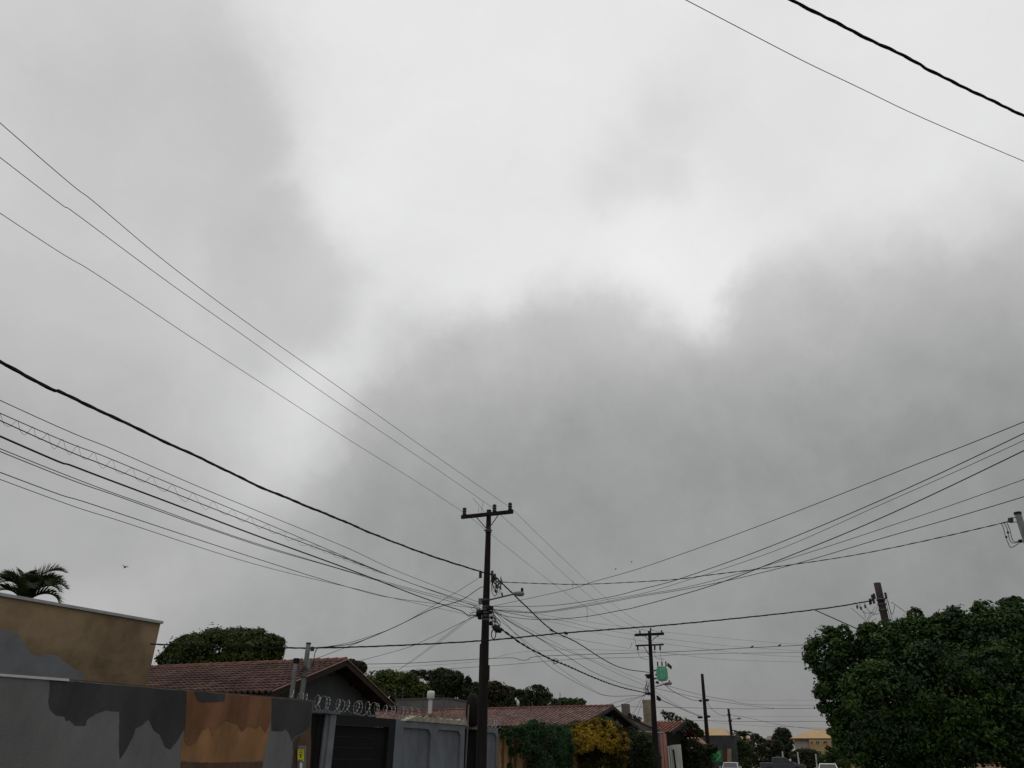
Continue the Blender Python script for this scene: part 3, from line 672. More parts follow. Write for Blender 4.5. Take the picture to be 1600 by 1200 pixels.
# white coping strip and thin top edge
cop = mat('coping_white', (0.62, 0.62, 0.63), 0.5, 0.1, 4)
MB().prism([GW.p(-260, 1033, .03), GW.p(108, 1060.5, .03), GW.p(108, 1064.5, .03), GW.p(-260, 1037, .03)], -GW.Nn * .26).build('coping_strip', cop, gw)
MB().prism([GW.at(u1 - (c1 - GW.p(109, 1063)).dot(GW.U), c1.z + .001), GW.at(u1, c1.z + .001), GW.at(u1, c1.z + .022), GW.at(u1 - (c1 - GW.p(109, 1063)).dot(GW.U), c1.z + .022)], -GW.Nn * .2).build('wall_cap', wall_ed, gw)
# electricity meter box with its yellow notice
mbx = thing('meter_box', 'small grey meter box with a yellow notice on the end of the stained wall', 'meter box', GW.p(470, 1195))
MB().prism(GW.q(464.5, 1165, 476.5, 1215, .012), GW.Nn * .05).build('box_body', concrete, mbx)
yl = mat('notice_yellow', (0.62, 0.56, 0.02), 0.5, 0.08, 6)
nb = MB().prism(GW.q(465, 1171, 474.5, 1189, .064), GW.Nn * .004).build('notice', yl, mbx)
ink = mat('print_black', (0.03, 0.03, 0.01), 0.6, 0.1)
for y0, y1, x0, x1 in ((1172.6, 1173.4, 466, 473.8), (1175, 1176, 467, 473), (1178.2, 1179, 466, 472.5), (1187, 1188.4, 465.6, 472.5)):
    MB().prism(GW.q(x0, y0, x1, y1, .0695), GW.Nn * .002).build('printed_line', ink, nb)
MB().tube([GW.p(469, 1181.5, .07) + Z * .0, GW.p(469, 1181.5, .072)], .035, 12).build('printed_mark', ink, nb)
MB().prism(GW.q(468.5, 1192, 472, 1200, .064), GW.Nn * .004).build('meter_window', cop, mbx)

# ------------------------------------------------------------------ beige building with a flat roof edge
b1 = at(250.8, 974.7, 22.0); b0 = at_z(0, 931.5, b1.z); BU = b1 - b0; BU.z = 0
BP = Plane(b1, BU)
bb = thing('flat_roofed_building', 'tall brown-beige plastered building side with a thin metal roof edge', 'building', (b1 + b0) / 2 - Z * b1.z)
beige = mat('plaster_beige', (0.18, 0.123, 0.072), 0.9, 0.25, 0.42, 0.3, 40, col2=(0.34, 0.25, 0.155))
bl = (b1 - b0).length
MB().prism([BP.at(-bl - 6, 0), BP.at(0, 0), BP.at(0, b1.z), BP.at(-bl - 6, b1.z)], -BP.Nn * 7).build('wall', beige, bb)
MB().prism([BP.at(-bl - 6, b1.z + .002, .05), BP.at(.05, b1.z + .002, .05), BP.at(.05, b1.z + .075, .05), BP.at(-bl - 6, b1.z + .075, .05)], -BP.Nn * 7.1).build('roof_edge', mat('galvanised', (0.42, 0.43, 0.44), 0.45, 0.12, 3, metal=.4), bb)
patch(BP, [(-60, 985), (0, 984), (14, 985), (28, 991), (40, 1008), (48, 1020), (60, 1026), (80, 1022), (92, 1026), (104, 1036), (118, 1046), (130, 1052), (131, 1080), (60, 1085), (-60, 1080)], .002, mat('plaster_bluegrey', (0.185, 0.19, 0.21), 0.9, 0.15, 1.5, 0.3, 40), bb, 1.0, 9)

# ------------------------------------------------------------------ tiled roofs
tilem = mat('clay_tile', (0.088, 0.048, 0.04), 0.8, 0.5, .7, 0.2, 60, island=0.35)
tile2 = mat('clay_tile_weathered', (0.185, 0.104, 0.086), 0.8, 0.45, .7, 0.2, 60, island=0.28)
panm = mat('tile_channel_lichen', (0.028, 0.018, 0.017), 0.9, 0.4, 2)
ridgem = mat('ridge_tile', (0.17, 0.075, 0.06), 0.85, 0.4, 2)
def tiles(O, U, V, lu, lv, parent, m, tw=.235, tl=.40, amp=.075, lift0=.045, name='roof_tiles'):
    """barrel tiles laid from the eave (O, along U) up the slope V"""
    Nn = U.cross(V).normalized(); Nn = Nn if Nn.z > 0 else -Nn
    nu = int(lu / tw); nv = int(lv / tl) + 1; tw = lu / nu; tl = lv / nv; mb = MB(); rnd = random.Random(11)
    prof = [(0.0, 0.0), (.04, -.3), (.47, -.3), (.52, .0), (.58, .8), (.75, 1.0), (.92, .8), (1.0, 0.0)]; pan = []
    for j in range(nv):
        for i in range(nu):
            jx = rnd.uniform(-.008, .008); jz = rnd.uniform(0, .012); v0 = j * tl - .04; v1 = (j + 1) * tl + .01
            vs = []
            for (vv, lift) in ((v0, lift0), (v1, 0.0)):
                for a, h in prof: vs.append(O + U * ((i + a) * tw + jx) + V * vv + Nn * (h * amp + lift + jz))
            k = len(prof)
            for a, h in prof: vs.append(O + U * ((i + a) * tw + jx) + V * v0 + Nn * (h * amp + jz + .005))
            f = [(a, a + 1, a + 1 + k, a + k) for a in range(k - 1)] + [(a + 2 * k, a + 1 + 2 * k, a + 1, a) for a in range(k - 1)]
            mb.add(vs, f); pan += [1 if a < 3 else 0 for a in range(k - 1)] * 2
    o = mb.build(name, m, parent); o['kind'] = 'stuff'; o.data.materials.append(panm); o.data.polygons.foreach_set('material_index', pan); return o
def gable_house(label, G, dirn, half, rise, over, length, back, wallmat, tm, wall_in=.5, tp=(.235, .40, .075), name='tiled_house', side=-1, facia=(.032, .019, .016), eave_over=.35):
    """ridge starts at G (gable peak at roof edge) and runs along `back`; dirn is horizontal along the gable face"""
    h = thing(name, label, 'house', Vector((G.x, G.y, 0)) + back * (length / 2))
    eL = G - dirn * half - Z * rise; eR = G + dirn * half - Z * rise
    VL = (G - eL).normalized(); VR = (G - eR).normalized(); lv = (G - eL).length
    tiles(eL, back, VL, length, lv, h, tm, *tp); tiles(eR, back, VR, length, lv, h, tm, *tp)
    # roof deck, barge boards, ridge
    fm = mat('barge_board' + label[:8], facia, 0.7, 0.3, 4, streak=.5)
    for e, nme in ((eL, 'roof_deck'), (eR, 'roof_deck')):
        MB().prism([e - Z * .07, G - Z * .07, G - Z * .02, e - Z * .02], back * length).build(nme, fm, h)
        MB().prism([e - Z * .17 - back * .03, G - Z * .17 - back * .03, G + Z * .04 - back * .03, e + Z * .04 - back * .03], back * .025).build('barge_board', fm, h)
    n = int(length / .4)
    for k in range(n):
        p = G + back * (k * .4) + Z * .03
        mb = MB().tube([p + Z * .02, p + back * .43], [.11, .095], 8); mb.build('ridge_tile', ridgem, h)
    # walls under the roof
    wi = back * wall_in; k = 1 - eave_over / half
    a, b = G - dirn * half * k - Z * rise * k - Z * .1, G + dirn * half * k - Z * rise * k - Z * .1
    pk = G - Z * .1
    MB().prism([Vector((a.x, a.y, 0)) + wi, Vector((b.x, b.y, 0)) + wi, b + wi, pk + wi, a + wi], back * (length - 2 * wall_in)).build('wall', wallmat, h)
    for t in (.12, .38, .62, .88):      # purlin ends under the overhang
        for e in (eL, eR):
            q = e.lerp(G, t) - Z * .13; MB().box(q + back * (wall_in * .5), wall_in * .95, .09, .13, back, None, Z).build('purlin', fm, h)
    return h, eL, eR
GA_ = at(541, 1033, 29.5); eLp = hit(426, 1085, GA_, GA_ + S); eRp = hit(621, 1106, GA_, GA_ + S)
half = ((eLp - GA_).length + (eRp - GA_).length) / 2; half = (((GA_ - eLp).xy.length) + (GA_ - eRp).xy.length) / 2
rise = (2 * GA_.z - eLp.z - eRp.z) / 2
hA, _, _ = gable_house('grey gabled house with red-brown tiled roof behind the stained wall', GA_, S, half, rise, .5, 11.5, -NR, mat('house_grey', (0.085, 0.09, 0.095), 0.9, 0.15, 1.0, 0.2, 40), tilem, .75)
HP = Plane(GA_ - NR * .75, S)
for e in (GA_ - S * half - Z * rise, GA_ + S * half - Z * rise):
    MB().tube([e + Z * .06 + NR * .045, GA_ + Z * .06 + NR * .045], .024, 6).build('verge_mortar', mat('verge_pale', (.24, .16, .135), .9, .2), hA)
MB().tube(catmull([HP.p(*q, .03) for q in ((503, 1052), (520, 1056), (533, 1055), (546, 1046))], 5), .012, 5).build('loose_cable', alu, hA)
MB().tube(catmull([HP.p(*q, .03) for q in ((553, 1085), (570, 1080), (580, 1072))], 5), .012, 5).build('loose_cable', alu, hA)

GB = at(958.5, 1104, 54); DB = Vector((.482, .876, 0)).normalized()
eB = hit(908, 1133, GB, GB + DB); halfB = (GB - eB).xy.length; riseB = GB.z - eB.z
BB = Vector((-DB.y, DB.x, 0))
hB, eBL, eBR = gable_house('long low house with weathered red tiled roof behind the yellow bush', GB, DB, halfB, riseB, .5, 27, BB, mat('house_brown_dark', (0.03, 0.025, 0.023), 0.9, 0.2, 1.0), tile2, 1.0, (.31, .42, .036, .014), facia=(.05, .04, .038))
HB = Plane(GB + BB * .7, DB)
for x0 in (954, 962): MB().prism(HB.q(x0, 1118, x0 + 4, 1135, .01), HB.Nn * .05).build('gable_slat', mat('slat_grey', (.11, .1, .095), .8, .2), hB)

# ------------------------------------------------------------------ grey front wall, gates and garage
w0 = at(520, 1117, 22.7); w1 = at_z(778, 1137.5, w0.z); WU = w1 - w0; WU.z = 0
WP = Plane(w0, WU)
WZ = lambda px: WP.p(px, 1150)
fw = thing('front_wall', 'blue-grey front wall with chamfered panels beside the dark garage door', 'wall', WP.at(WP.u(670), 0))
blu = mat('wall_bluegrey', (0.165, 0.18, 0.2), 0.9, 0.25, 1.4, 0.3, 50, streak=.5)
blu2 = mat('wall_bluegrey_panel', (0.145, 0.158, 0.176), 0.9, 0.32, 1.6, 0.4, 40, streak=.6)
H_ = w0.z
def wseg(xa, xb, z0, z1, d, t, m, parent, name):
    ua, ub = WP.u(xa), WP.u(xb)
    return MB().prism([WP.at(ua, z0, d), WP.at(ub, z0, d), WP.at(ub, z1, d), WP.at(ua, z1, d)], -WP.Nn * t).build(name, m, parent)
def chamf(x0, y0, x1, d):
    a, b = WP.u(x0, y0), WP.u(x1, y0); zt_ = WP.p((x0 + x1) / 2, y0).z; c = .16
    return [WP.at(a, .35, d), WP.at(b, .35, d), WP.at(b, zt_ - c, d), WP.at(b - c, zt_, d), WP.at(a + .001, zt_, d)]
def panel_wall(xa, xb, panels, parent):
    ua, ub = WP.u(xa), WP.u(xb)
    out = [WP.at(ua, 0), WP.at(ub, 0), WP.at(ub, H_), WP.at(ua, H_)]
    holes = [chamf(*p, 0.0) for p in panels]
    MB().prism(out, -WP.Nn * .07, holes).build('panel_frame', blu, parent)
    MB().prism([p - WP.Nn * .07 for p in out], -WP.Nn * .12).build('panel_back', blu2, parent)
panel_wall(617.5, 726, [(630, 1138, 674, ), (685, 1141, 720, )], fw)
panel_wall(757, 778, [(760, 1145, 776.5)], fw)
wseg(508, 513.5, 0, H_, -.05, .12, blu, fw, 'pillar'); wseg(513.5, 522.5, 0, H_ + .02, 0, .3, mat('pillar_pale', (.18, .19, .2), .9, .2, 2), fw, 'pillar')
wseg(488, 526, H_ + .023, H_ + .09, .05, .36, blu2, fw, 'lintel')
# rough broken coping with tile shards on the panelled wall
cpm = mat('coping_mortar', (0.36, 0.33, 0.26), 0.95, 0.4, 8, 0.5, 30)
ua, ub = WP.u(645), WP.u(726.5); rnd = random.Random(8); topl = []
for k in range(27):
    t = k / 26; topl.append(WP.at(ua + (ub - ua) * t, H_ + .16 + rnd.uniform(-.03, .03), .04))
MB().prism([WP.at(ua - .5, H_ + .002, .04), WP.at(ub + .12, H_ + .002, .04)] + topl[::-1], -WP.Nn * .28).build('rough_coping', cpm, fw)
for k in range(34):
    t = rnd.random(); p = WP.at(ua + (ub - ua) * t, H_ + .17, -rnd.uniform(0, .18)); s = rnd.uniform(.02, .06)
    MB().box(p, s, s * .6, rnd.uniform(.05, .16), WP.U, None, (Z + WP.U * rnd.uniform(-.5, .5)).normalized()).build('tile_shard', rnd.choice((cpm, ridgem, steel)), fw)
dk = mat('door_black', (0.0085, 0.009, 0.01), 0.7, 0.2, 3, spec=.12)
pg = thing('pedestrian_gate', 'narrow black gate between the stained wall and pale pillar', 'gate', WP.at(WP.u(498), 0))
wseg(484, 508, .05, H_, -.1, .05, dk, pg, 'gate_leaf'); wseg(498, 499.5, .05, H_ - .05, -.085, .012, dk, pg, 'gate_stile')
gd = thing('garage_door', 'wide black slatted garage door in the grey front wall', 'garage door', WP.at(WP.u(570), 0))
wseg(522.5, 617.5, H_ - .22, H_ + .02, -.02, .22, mat('door_frame', (.014, .015, .017), .7, .15), gd, 'door_frame')
wseg(608, 617.5, 0, H_ - .222, -.02, .22, MATS['door_frame'], gd, 'door_frame')
nS = 8
for k in range(nS):
    z0 = .06 + k * (H_ - .3) / nS; wseg(522.6, 607.9, z0, z0 + (H_ - .3) / nS - .006, -.1 - .012 * (k % 2), .04, dk, gd, 'slat')
# recess with a second gate right of the panels, half behind the near pole
rg = thing('recessed_gate', 'dark recessed gate beside the near pole', 'gate', WP.at(WP.u(741), 0))
wseg(726.2, 757, 0, H_ - .12, -.35, .05, dk, rg, 'gate_leaf')
wseg(726.2, 757, H_ - .1, H_ - .02, -.1, .3, blu2, rg, 'lintel')
# dark drum-like shade rolled up beside the pole
AW = WP.at(WP.u(738), 0, .6)
dr = thing('rolled_awning', 'dark rolled awning bulging left of the near pole', 'awning', AW)
c = lambda y: (hit(739, y, AW, AW + NR))
w_ = mpp(739, 1110, AW.y)
MB().tube([c(1084), c(1092), c(1102), c(1114), c(1124), c(1131), c(1135)], [5 * w_, 9 * w_, 11 * w_, 12 * w_, 10.5 * w_, 8 * w_, 5.5 * w_], 12).build('rolled_fabric', mat('awning_dark', (.012, .009, .008), .9, .35, 6, streak=.6), dr, True)
MB().tube([Vector((c(1100).x, c(1100).y, 0)) + NR * -.1 - S * .35, c(1102) - NR * .02 - S * .35], .028, 7).build('support_pipe', mat('pipe_grey', (.16, .145, .135), .6, .3, 4), dr)
MB().tube([c(1136) - NR * .2, c(1136) + NR * .1], .03, 6).build('support_bracket', concrete, dr)

# razor wire coils
def coil(label, pts, rad, pitch, name='razor_wire', m=razor, barbs=True, seed=1):
    rnd = random.Random(seed); pts = [Vector(p) for p in pts]; Lt = (pts[-1] - pts[0]).length; U = (pts[-1] - pts[0]).normalized(); w = U.cross(Z).normalized()
    n = int(Lt / pitch * 22); q = []; mb = MB()
    for i in range(n + 1):
        t = i / n; a = 2 * math.pi * t * Lt / pitch; rr = rad * (1 + .12 * math.sin(a * .13 + 1))
        q.append(pts[0].lerp(pts[-1], t) + U * .1 * math.sin(a * .37) + (w * math.cos(a) * .8 + Z * math.sin(a)) * rr)
    mb.tube(q, .005, 4)
    o = mb.build(name, m); tag(o, label, 'razor wire', 'razor wire on the walls')
    if barbs:
        bb_ = MB()
        for i in range(0, n, 2):
            p = q[i]; d_ = (q[min(i + 1, n)] - p).normalized(); bb_.box(p, .03, .004, .055, w, None, d_)
        b_ = bb_.build('barbs', mat('razor_bright', (.4, .41, .42), .4, .1, metal=.3), o); b_['kind'] = 'stuff'
    return o
zc = H_ + .17
coil('silver razor wire coil over the garage door and gate', [WP.at(WP.u(484), zc + .1, .0), WP.at(WP.u(648), zc + .05, -.05)], .18, .3, seed=2)
coil('sparse razor wire coil over the panelled wall', [WP.at(WP.u(650), H_ + .32, -.05), WP.at(WP.u(724), H_ + .3, -.05)], .16, .5, seed=3, m=alu, barbs=False)
coil('dense razor wire tuft on the wall right of the near pole', [WP.at(WP.u(757), H_ + .15, -.05), WP.at(WP.u(779), H_ + .15, -.05)], .17, .2, seed=4)
lv = [(GW.at(-.3, c1.z + .05, -.1) + Z * .1)]
coil('small razor wire loops on the stained wall corner', [GW.at(-.75, c1.z + .06, -.12), GW.at(.25, c1.z - .02, -.12)], .15, .3, seed=5)

# ------------------------------------------------------------------ ochre boundary wall farther along
ow0 = WP.at(WP.u(778) + .05, 0); ow1 = at(984, 1175, 51); OU = ow1 - ow0; OU.z = 0
OP = Plane(ow0, OU)
ow = thing('boundary_wall', 'ochre streaked boundary wall under the green creeper', 'wall', ow0.lerp(Vector((ow1.x, ow1.y, 0)), .5))
och = mat('wall_ochre', (0.26, 0.15, 0.06), 0.9, 0.35, 2.5, 0.3, 40, streak=.8, col2=(.29, .18, .08))
MB().prism([OP.at(0, 0), OP.at(OU.length, 0), OP.at(OU.length, 2.45), OP.at(0, 2.45)], -OP.Nn * .2).build('wall_body', och, ow)
for x0, x1, s in ((795, 800, 2), (803, 807, 3), (784, 787, 4)):
    patch(OP, [(x0, 1150), (x1, 1150), (x1 + 1, 1180), (x1 - 1, 1215), (x0, 1215), (x0 - 1, 1180)], .002, mat('damp_streak', (.1, .05, .025), .9, .3, 4), ow, .8, s, name='damp_streak')

# ------------------------------------------------------------------ house with pink columns beyond the transformer pole
GC = at(1073, 1127.5, 72); eC = hit(1050, 1144.5, GC, GC + S * 1.0)
hc = thing('small_tiled_house', 'small house with orange tiled roof and pink columns behind the transformer pole', 'house', Vector((GC.x - 3, GC.y, 0)))
lenC = 7.2; bk = -NR
V = (GC - eC).normalized(); tiles(eC, bk, V, lenC, (GC - eC).length, hc, mat('clay_tile_orange', (0.3, 0.14, 0.1), 0.8, 0.35, 1.5, island=.25), .32, .45, .055)
eC2 = GC + (GC - eC) - Z * 2 * (GC.z - eC.z); V2 = (GC - eC2).normalized()
tiles(eC2, bk, V2, lenC, (GC - eC2).length, hc, MATS['clay_tile_orange'], .32, .45, .055)
darkw = mat('house_dark', (.02, .019, .018), .9, .2)
MB().prism([v_ + bk * 1.3 for v_ in (eC - Z * .1 + S * 1.2, GC - Z * .06, eC2 - Z * .1, Vector((eC2.x, eC2.y, 0)), Vector((eC.x, eC.y, 0)) + S * 1.5, eC + S * 1.5 - Z * .1)], bk * (lenC - 1.3)).build('wall', darkw, hc)
MB().prism([eC - Z * .16 - bk * .03, GC - Z * .16 - bk * .03, GC + Z * .05 - bk * .03, eC + Z * .05 - bk * .03], bk * .03).build('barge_board', darkw, hc)
CP = Plane(at(1040, 1160, 61), NR)
pk = mat('column_pink', (.42, .2, .16), .85, .15, 2, streak=.6); wh = mat('column_white', (.5, .5, .46), .85, .2, 2, streak=.6)
for x0, x1, y, m in ((1031, 1034.5, 1146, pk), (1035.2, 1039.5, 1146, pk), (1042.5, 1045, 1166, wh), (1046, 1048.5, 1165, wh)):
    a, b = CP.p(x0, y), CP.p(x1, y)
    MB().prism([Vector((a.x, a.y, 0)), Vector((b.x, b.y, 0)), b, a], S * .3).build('column', m, hc)
a, b = CP.p(1048.9, 1164), CP.p(1063, 1163)
MB().prism([Vector((a.x, a.y, 0)), Vector((b.x, b.y, 0)), b, a], S * .25, [[CP.p(1049.6, 1171), CP.p(1053.5, 1171), CP.at(CP.u(1053.5), .3), CP.at(CP.u(1049.6), .3)]]).build('porch_wall', wh, hc)
# side parapet running down to the street and the two concrete-block pillars
PP = Plane(at(1000, 1140, 58), NR)
pw = [PP.p(x, y) for x, y in ((975, 1119), (1030, 1143.5))]
sw = thing('parapet_wall', 'grey parapet wall sloping down beside the small tiled house', 'wall', PP.at(PP.u(1000), 0))
MB().prism([Vector((pw[0].x, pw[0].y, 0)), Vector((pw[1].x, pw[1].y, 0)), pw[1], pw[0]], S * .2).build('wall_body', mat('parapet_grey', (.16, .145, .13), .9, .25, 2), sw)
MB().prism([pw[0] - S * .03 + Z * .002, pw[1] - S * .03 + Z * .002, pw[1] + Z * .09 - S * .03, pw[0] + Z * .09 - S * .03], S * .26).build('parapet_cap', darkw, sw)
a, b = PP.p(998, 1143.3, .03), PP.p(1038, 1145, .03)
MB().prism([a, b, b + Z * .05, a + Z * .05], S * .05).build('white_edge', cop, sw)
blk = mat('concrete_block', (.23, .195, .15), .9, .25, 3, .4, 30, col2=(.27, .23, .17)); blk2 = mat('render_pillar_grey', (.15, .135, .12), .9, .25, 3)
def block_pillar(label, x0, x1, ytop, ybot, Y, m, rows):
    pl = Plane(at((x0 + x1) / 2, ytop, Y), NR); t = thing('block_pillar', label, 'pillar', pl.at(pl.u((x0 + x1) / 2), 0), 'tall pillars behind the tiled houses')
    z1 = pl.p(x0, ytop).z; z0 = pl.p(x0, ybot).z - .3; ua, ub = pl.u(x0, ytop), pl.u(x1, ytop); hgt = (z1 - z0) / rows
    MB().prism([pl.at(ua + .02, 0, -.02), pl.at(ub - .02, 0, -.02), pl.at(ub - .02, z1 - .02, -.02), pl.at(ua + .02, z1 - .02, -.02)], -pl.Nn * (ub - ua - .04)).build('core', blk2, t)
    for k in range(rows):
        MB().prism([pl.at(ua, z0 + k * hgt), pl.at(ub, z0 + k * hgt), pl.at(ub, z0 + (k + 1) * hgt - .015), pl.at(ua, z0 + (k + 1) * hgt - .015)], -pl.Nn * (ub - ua)).build('block', m, t)
block_pillar('shorter square grey pillar left of the transformer pole', 970.5, 981.5, 1099.5, 1126, 64, blk2, 5)
block_pillar('taller square tan block pillar touching the transformer pole', 1003.5, 1016, 1093, 1130, 66, blk, 9)

# ------------------------------------------------------------------ flat dark building, sign and far houses
def bldg(label, x0, x1, ytop, Y, dep, m, name='flat_roof_house', cat='house', par=True):
    pl = Plane(at((x0 + x1) / 2, ytop, Y), NR); t = thing(name, label, cat, pl.at(pl.u((x0 + x1) / 2), 0))
    z1 = pl.p((x0 + x1) / 2, ytop).z; ua, ub = pl.u(x0, ytop), pl.u(x1, ytop)
    MB().prism([pl.at(ua, 0), pl.at(ub, 0), pl.at(ub, z1), pl.at(ua, z1)], -pl.Nn * dep).build('wall', m, t)
    if par: MB().prism([pl.at(ua - .05, z1 + .002, .05), pl.at(ub + .05, z1 + .002, .05), pl.at(ub + .05, z1 + .1, .05), pl.at(ua - .05, z1 + .1, .05)], -pl.Nn * (dep + .1)).build('parapet_cap', mat('cap_grey', (.1, .1, .1), .9, .2), t)
    return t, pl, z1
gdk = mat('render_charcoal', (.055, .055, .058), .9, .25, 1.5)
fd, fdp, _ = bldg('dark grey flat-topped building behind the far poles', 1098, 1147, 1150.5, 88, 9, gdk)
MB().prism(fdp.q(1129, 1173, 1136, 1210, .01), fdp.Nn * .06).build('door', mat('door_maroon', (.09, .03, .03), .7, .2), fd)
MB().prism(fdp.q(1136.5, 1170, 1143, 1210, .01), fdp.Nn * .05).build('pale_pier', mat('pier_tan', (.25, .2, .12), .9, .2), fd)
SG = Plane(at(1119, 1180, 84), NR)
sg = thing('shop_sign', 'green hanging sign with a pale swoosh under the dark flat building', 'sign', SG.at(SG.u(1119), 0))
MB().prism(SG.q(1109, 1172, 1128.5, 1190), -SG.Nn * .06).build('sign_panel', mat('sign_green', (.03, .26, .075), .5, .12), sg)
pale = mat('sign_pale', (.25, .5, .3), .5, .1)
MB().prism(SG.q(1118, 1174, 1124, 1176, .002), SG.Nn * .01).build('swoosh', pale, sg)
MB().tube(catmull([SG.p(*q, .02) for q in ((1120, 1188), (1124, 1184), (1125, 1179), (1122, 1177))], 4), .05, 5).build('swoosh', pale, sg)
for x in (1110, 1127): MB().tube([SG.p(x, 1173, -.03), Vector((SG.p(x, 1173).x, SG.p(x, 1173).y, 0)) - SG.Nn * .03], .04, 6).build('sign_post', steel, sg)

def hip_house(label, cs, ridge, wall_m, roof_m, Y, dep, wy, name='hip_roofed_house', win=()):
    """cs=(xl,xr,yeave), ridge=(xl,xr,y)"""
    pl = Plane(at((cs[0] + cs[1]) / 2, cs[2], Y), NR); t = thing(name, label, 'house', pl.at(pl.u((cs[0] + cs[1]) / 2), 0))
    ze = pl.p((cs[0] + cs[1]) / 2, cs[2]).z; ua, ub = pl.u(cs[0], cs[2]), pl.u(cs[1], cs[2]); mid = -dep / 2
    zr = hit((ridge[0] + ridge[1]) / 2, ridge[2], pl.A + pl.Nn * mid, pl.A + pl.Nn * mid + pl.U).z
    k = (Y + dep / 2) / Y
    ra, rb = ua + (ridge[0] - cs[0]) / (cs[1] - cs[0]) * (ub - ua), ua + (ridge[1] - cs[0]) / (cs[1] - cs[0]) * (ub - ua)
    o = .5
    MB().prism([pl.at(ua + o, 0, -o), pl.at(ub - o, 0, -o), pl.at(ub - o, ze - .05, -o), pl.at(ua + o, ze - .05, -o)], -pl.Nn * (dep - 2 * o)).build('wall', wall_m, t)
    v = [pl.at(ua, ze), pl.at(ub, ze), pl.at(ub, ze, -dep), pl.at(ua, ze, -dep), pl.at(ra, zr, mid), pl.at(rb, zr, mid)]
    b = MB(); b.add(v, [(0, 1, 5, 4), (1, 2, 5), (2, 3, 4, 5), (3, 0, 4), (3, 2, 1, 0)]); b.build('roof', roof_m, t)
    b = MB(); b.prism([pl.at(ua - .02, ze - .16, .03), pl.at(ub + .02, ze - .16, .03), pl.at(ub + .02, ze - .01, .03), pl.at(ua - .02, ze - .01, .03)], -pl.Nn * .05); b.build('fascia', mat('fascia_brown', (.12, .08, .05), .8, .2), t)
    return t, pl, o
yroof = mat('roof_straw', (.42, .29, .15), .85, .15, 1.2, .3, 20); ywall = mat('wall_cream', (.4, .355, .28), .9, .1, .6); ywall2 = mat('wall_yellow', (.42, .28, .12), .9, .12, .8)
hh, hpl, o_ = hip_house('two-storey cream and yellow house with straw-coloured roof left of the big tree', (1234, 1330, 1153.5), (1270, 1300, 1140), ywall, yroof, 116, 11, 0)
fwall = MB(); pA = hpl.p(1263.5, 1155.2, .35); pB = hpl.p(1328, 1155.2, .35); zt2 = hpl.p(1290, 1155.2, .35).z - .05
fwall.prism([Vector((pA.x, pA.y, 0)), Vector((pB.x, pB.y, 0)), Vector((pB.x, pB.y, zt2)), Vector((pA.x, pA.y, zt2))], -hpl.Nn * .83); fwall.build('front_bay', ywall2, hh)
gl = mat('window_glass', (.035, .04, .045), .15, .1, spec=.6); wf = mat('window_frame', (.42, .38, .3), .7, .1)
for x0, x1, y0, y1 in ((1266.5, 1270.5, 1157.5, 1163), (1274.5, 1280.5, 1157.5, 1163), (1286, 1293, 1157, 1162.5), (1298, 1304, 1157, 1162.5), (1276, 1284, 1173, 1180)):
    w = MB().prism(hpl.q(x0, y0, x1, y1, .36), hpl.Nn * .04).build('window', wf, hh)
    n = 2
    for k in range(n):
        xa = x0 + .5 + k * (x1 - x0 - .5) / n; MB().prism(hpl.q(xa, y0 + .6, xa + (x1 - x0 - 1.5) / n, y1 - .6, .401), hpl.Nn * .01).build('pane', gl, w)
hip_house('pale yellow hip roof showing above the dark flat building', (1084, 1140, 1150), (1095, 1128, 1138.5), ywall, yroof, 122, 12, 0)
hip_house('small ochre roofed house right of the farthest pole', (1141, 1170, 1154), (1148, 1158, 1145.5), ywall2, mat('roof_ochre', (.42, .26, .14), .85, .2, 2), 128, 9, 0)
hip_house('tiny pinkish house left of the dark round tree', (1194, 1215, 1156), (1199, 1210, 1150), mat('wall_pinkish', (.33, .27, .22), .9, .1), mat('roof_mauve', (.17, .12, .12), .85, .2), 150, 8, 0)
hip_house('low pink awning roof below the small tiled house', (1072, 1096, 1161.5), (1074, 1085, 1151), darkw, mat('roof_pink', (.36, .2, .16), .85, .2), 78, 6, 0, 'low_shed')
gb, gpl, _ = bldg('low grey flat building behind the razor wire', 619, 702, 1093, 62, 6, mat('render_midgrey', (.14, .14, .14), .9, .2, 1))
# white water tank on its neck
TKp = at(673.5, 1080, 60); tkb = Vector((TKp.x, TKp.y, 0)); w_ = mpp(673, 1090, 60)
tk = thing('water_tank', 'white rounded water tank on a narrow neck above the tiled roof', 'water tank', tkb)
z = lambda y: at(673.5, y, 60).z
whp = mat('tank_white', (.62, .62, .6), .5, .06, 2)
MB().tube([tkb + Z * q for q in (z(1092.5), z(1091), z(1084), z(1080.8), z(1079.6))], [5.2 * w_, 6 * w_, 6.1 * w_, 5.6 * w_, 4 * w_], 14).build('tank', whp, tk, True)
MB().tube([tkb, tkb + Z * z(1092)], 3.2 * w_, 10).build('neck', whp, tk)
fp = at(808.5, 1103, 54.6)
fn = thing('roof_ornament', 'small white ornament standing on the weathered tiled ridge', 'ornament', fp); kk = mpp(808, 1100, 54.6)
MB().tube([fp - NR * kk * 0 + NR * kk, fp + Z * 5 * kk + NR * kk, fp + Z * 8 * kk + NR * .5 * kk], [2.2 * kk, 2.3 * kk, 1 * kk], 8).build('body', whp, fn, True)
MB().tube([fp + Z * 7 * kk - NR * .5 * kk, fp + Z * 10 * kk - NR * 3 * kk, fp + Z * 12 * kk - NR * 2.4 * kk], [1.6 * kk, 1.8 * kk, .4 * kk], 8).build('head', whp, fn, True)
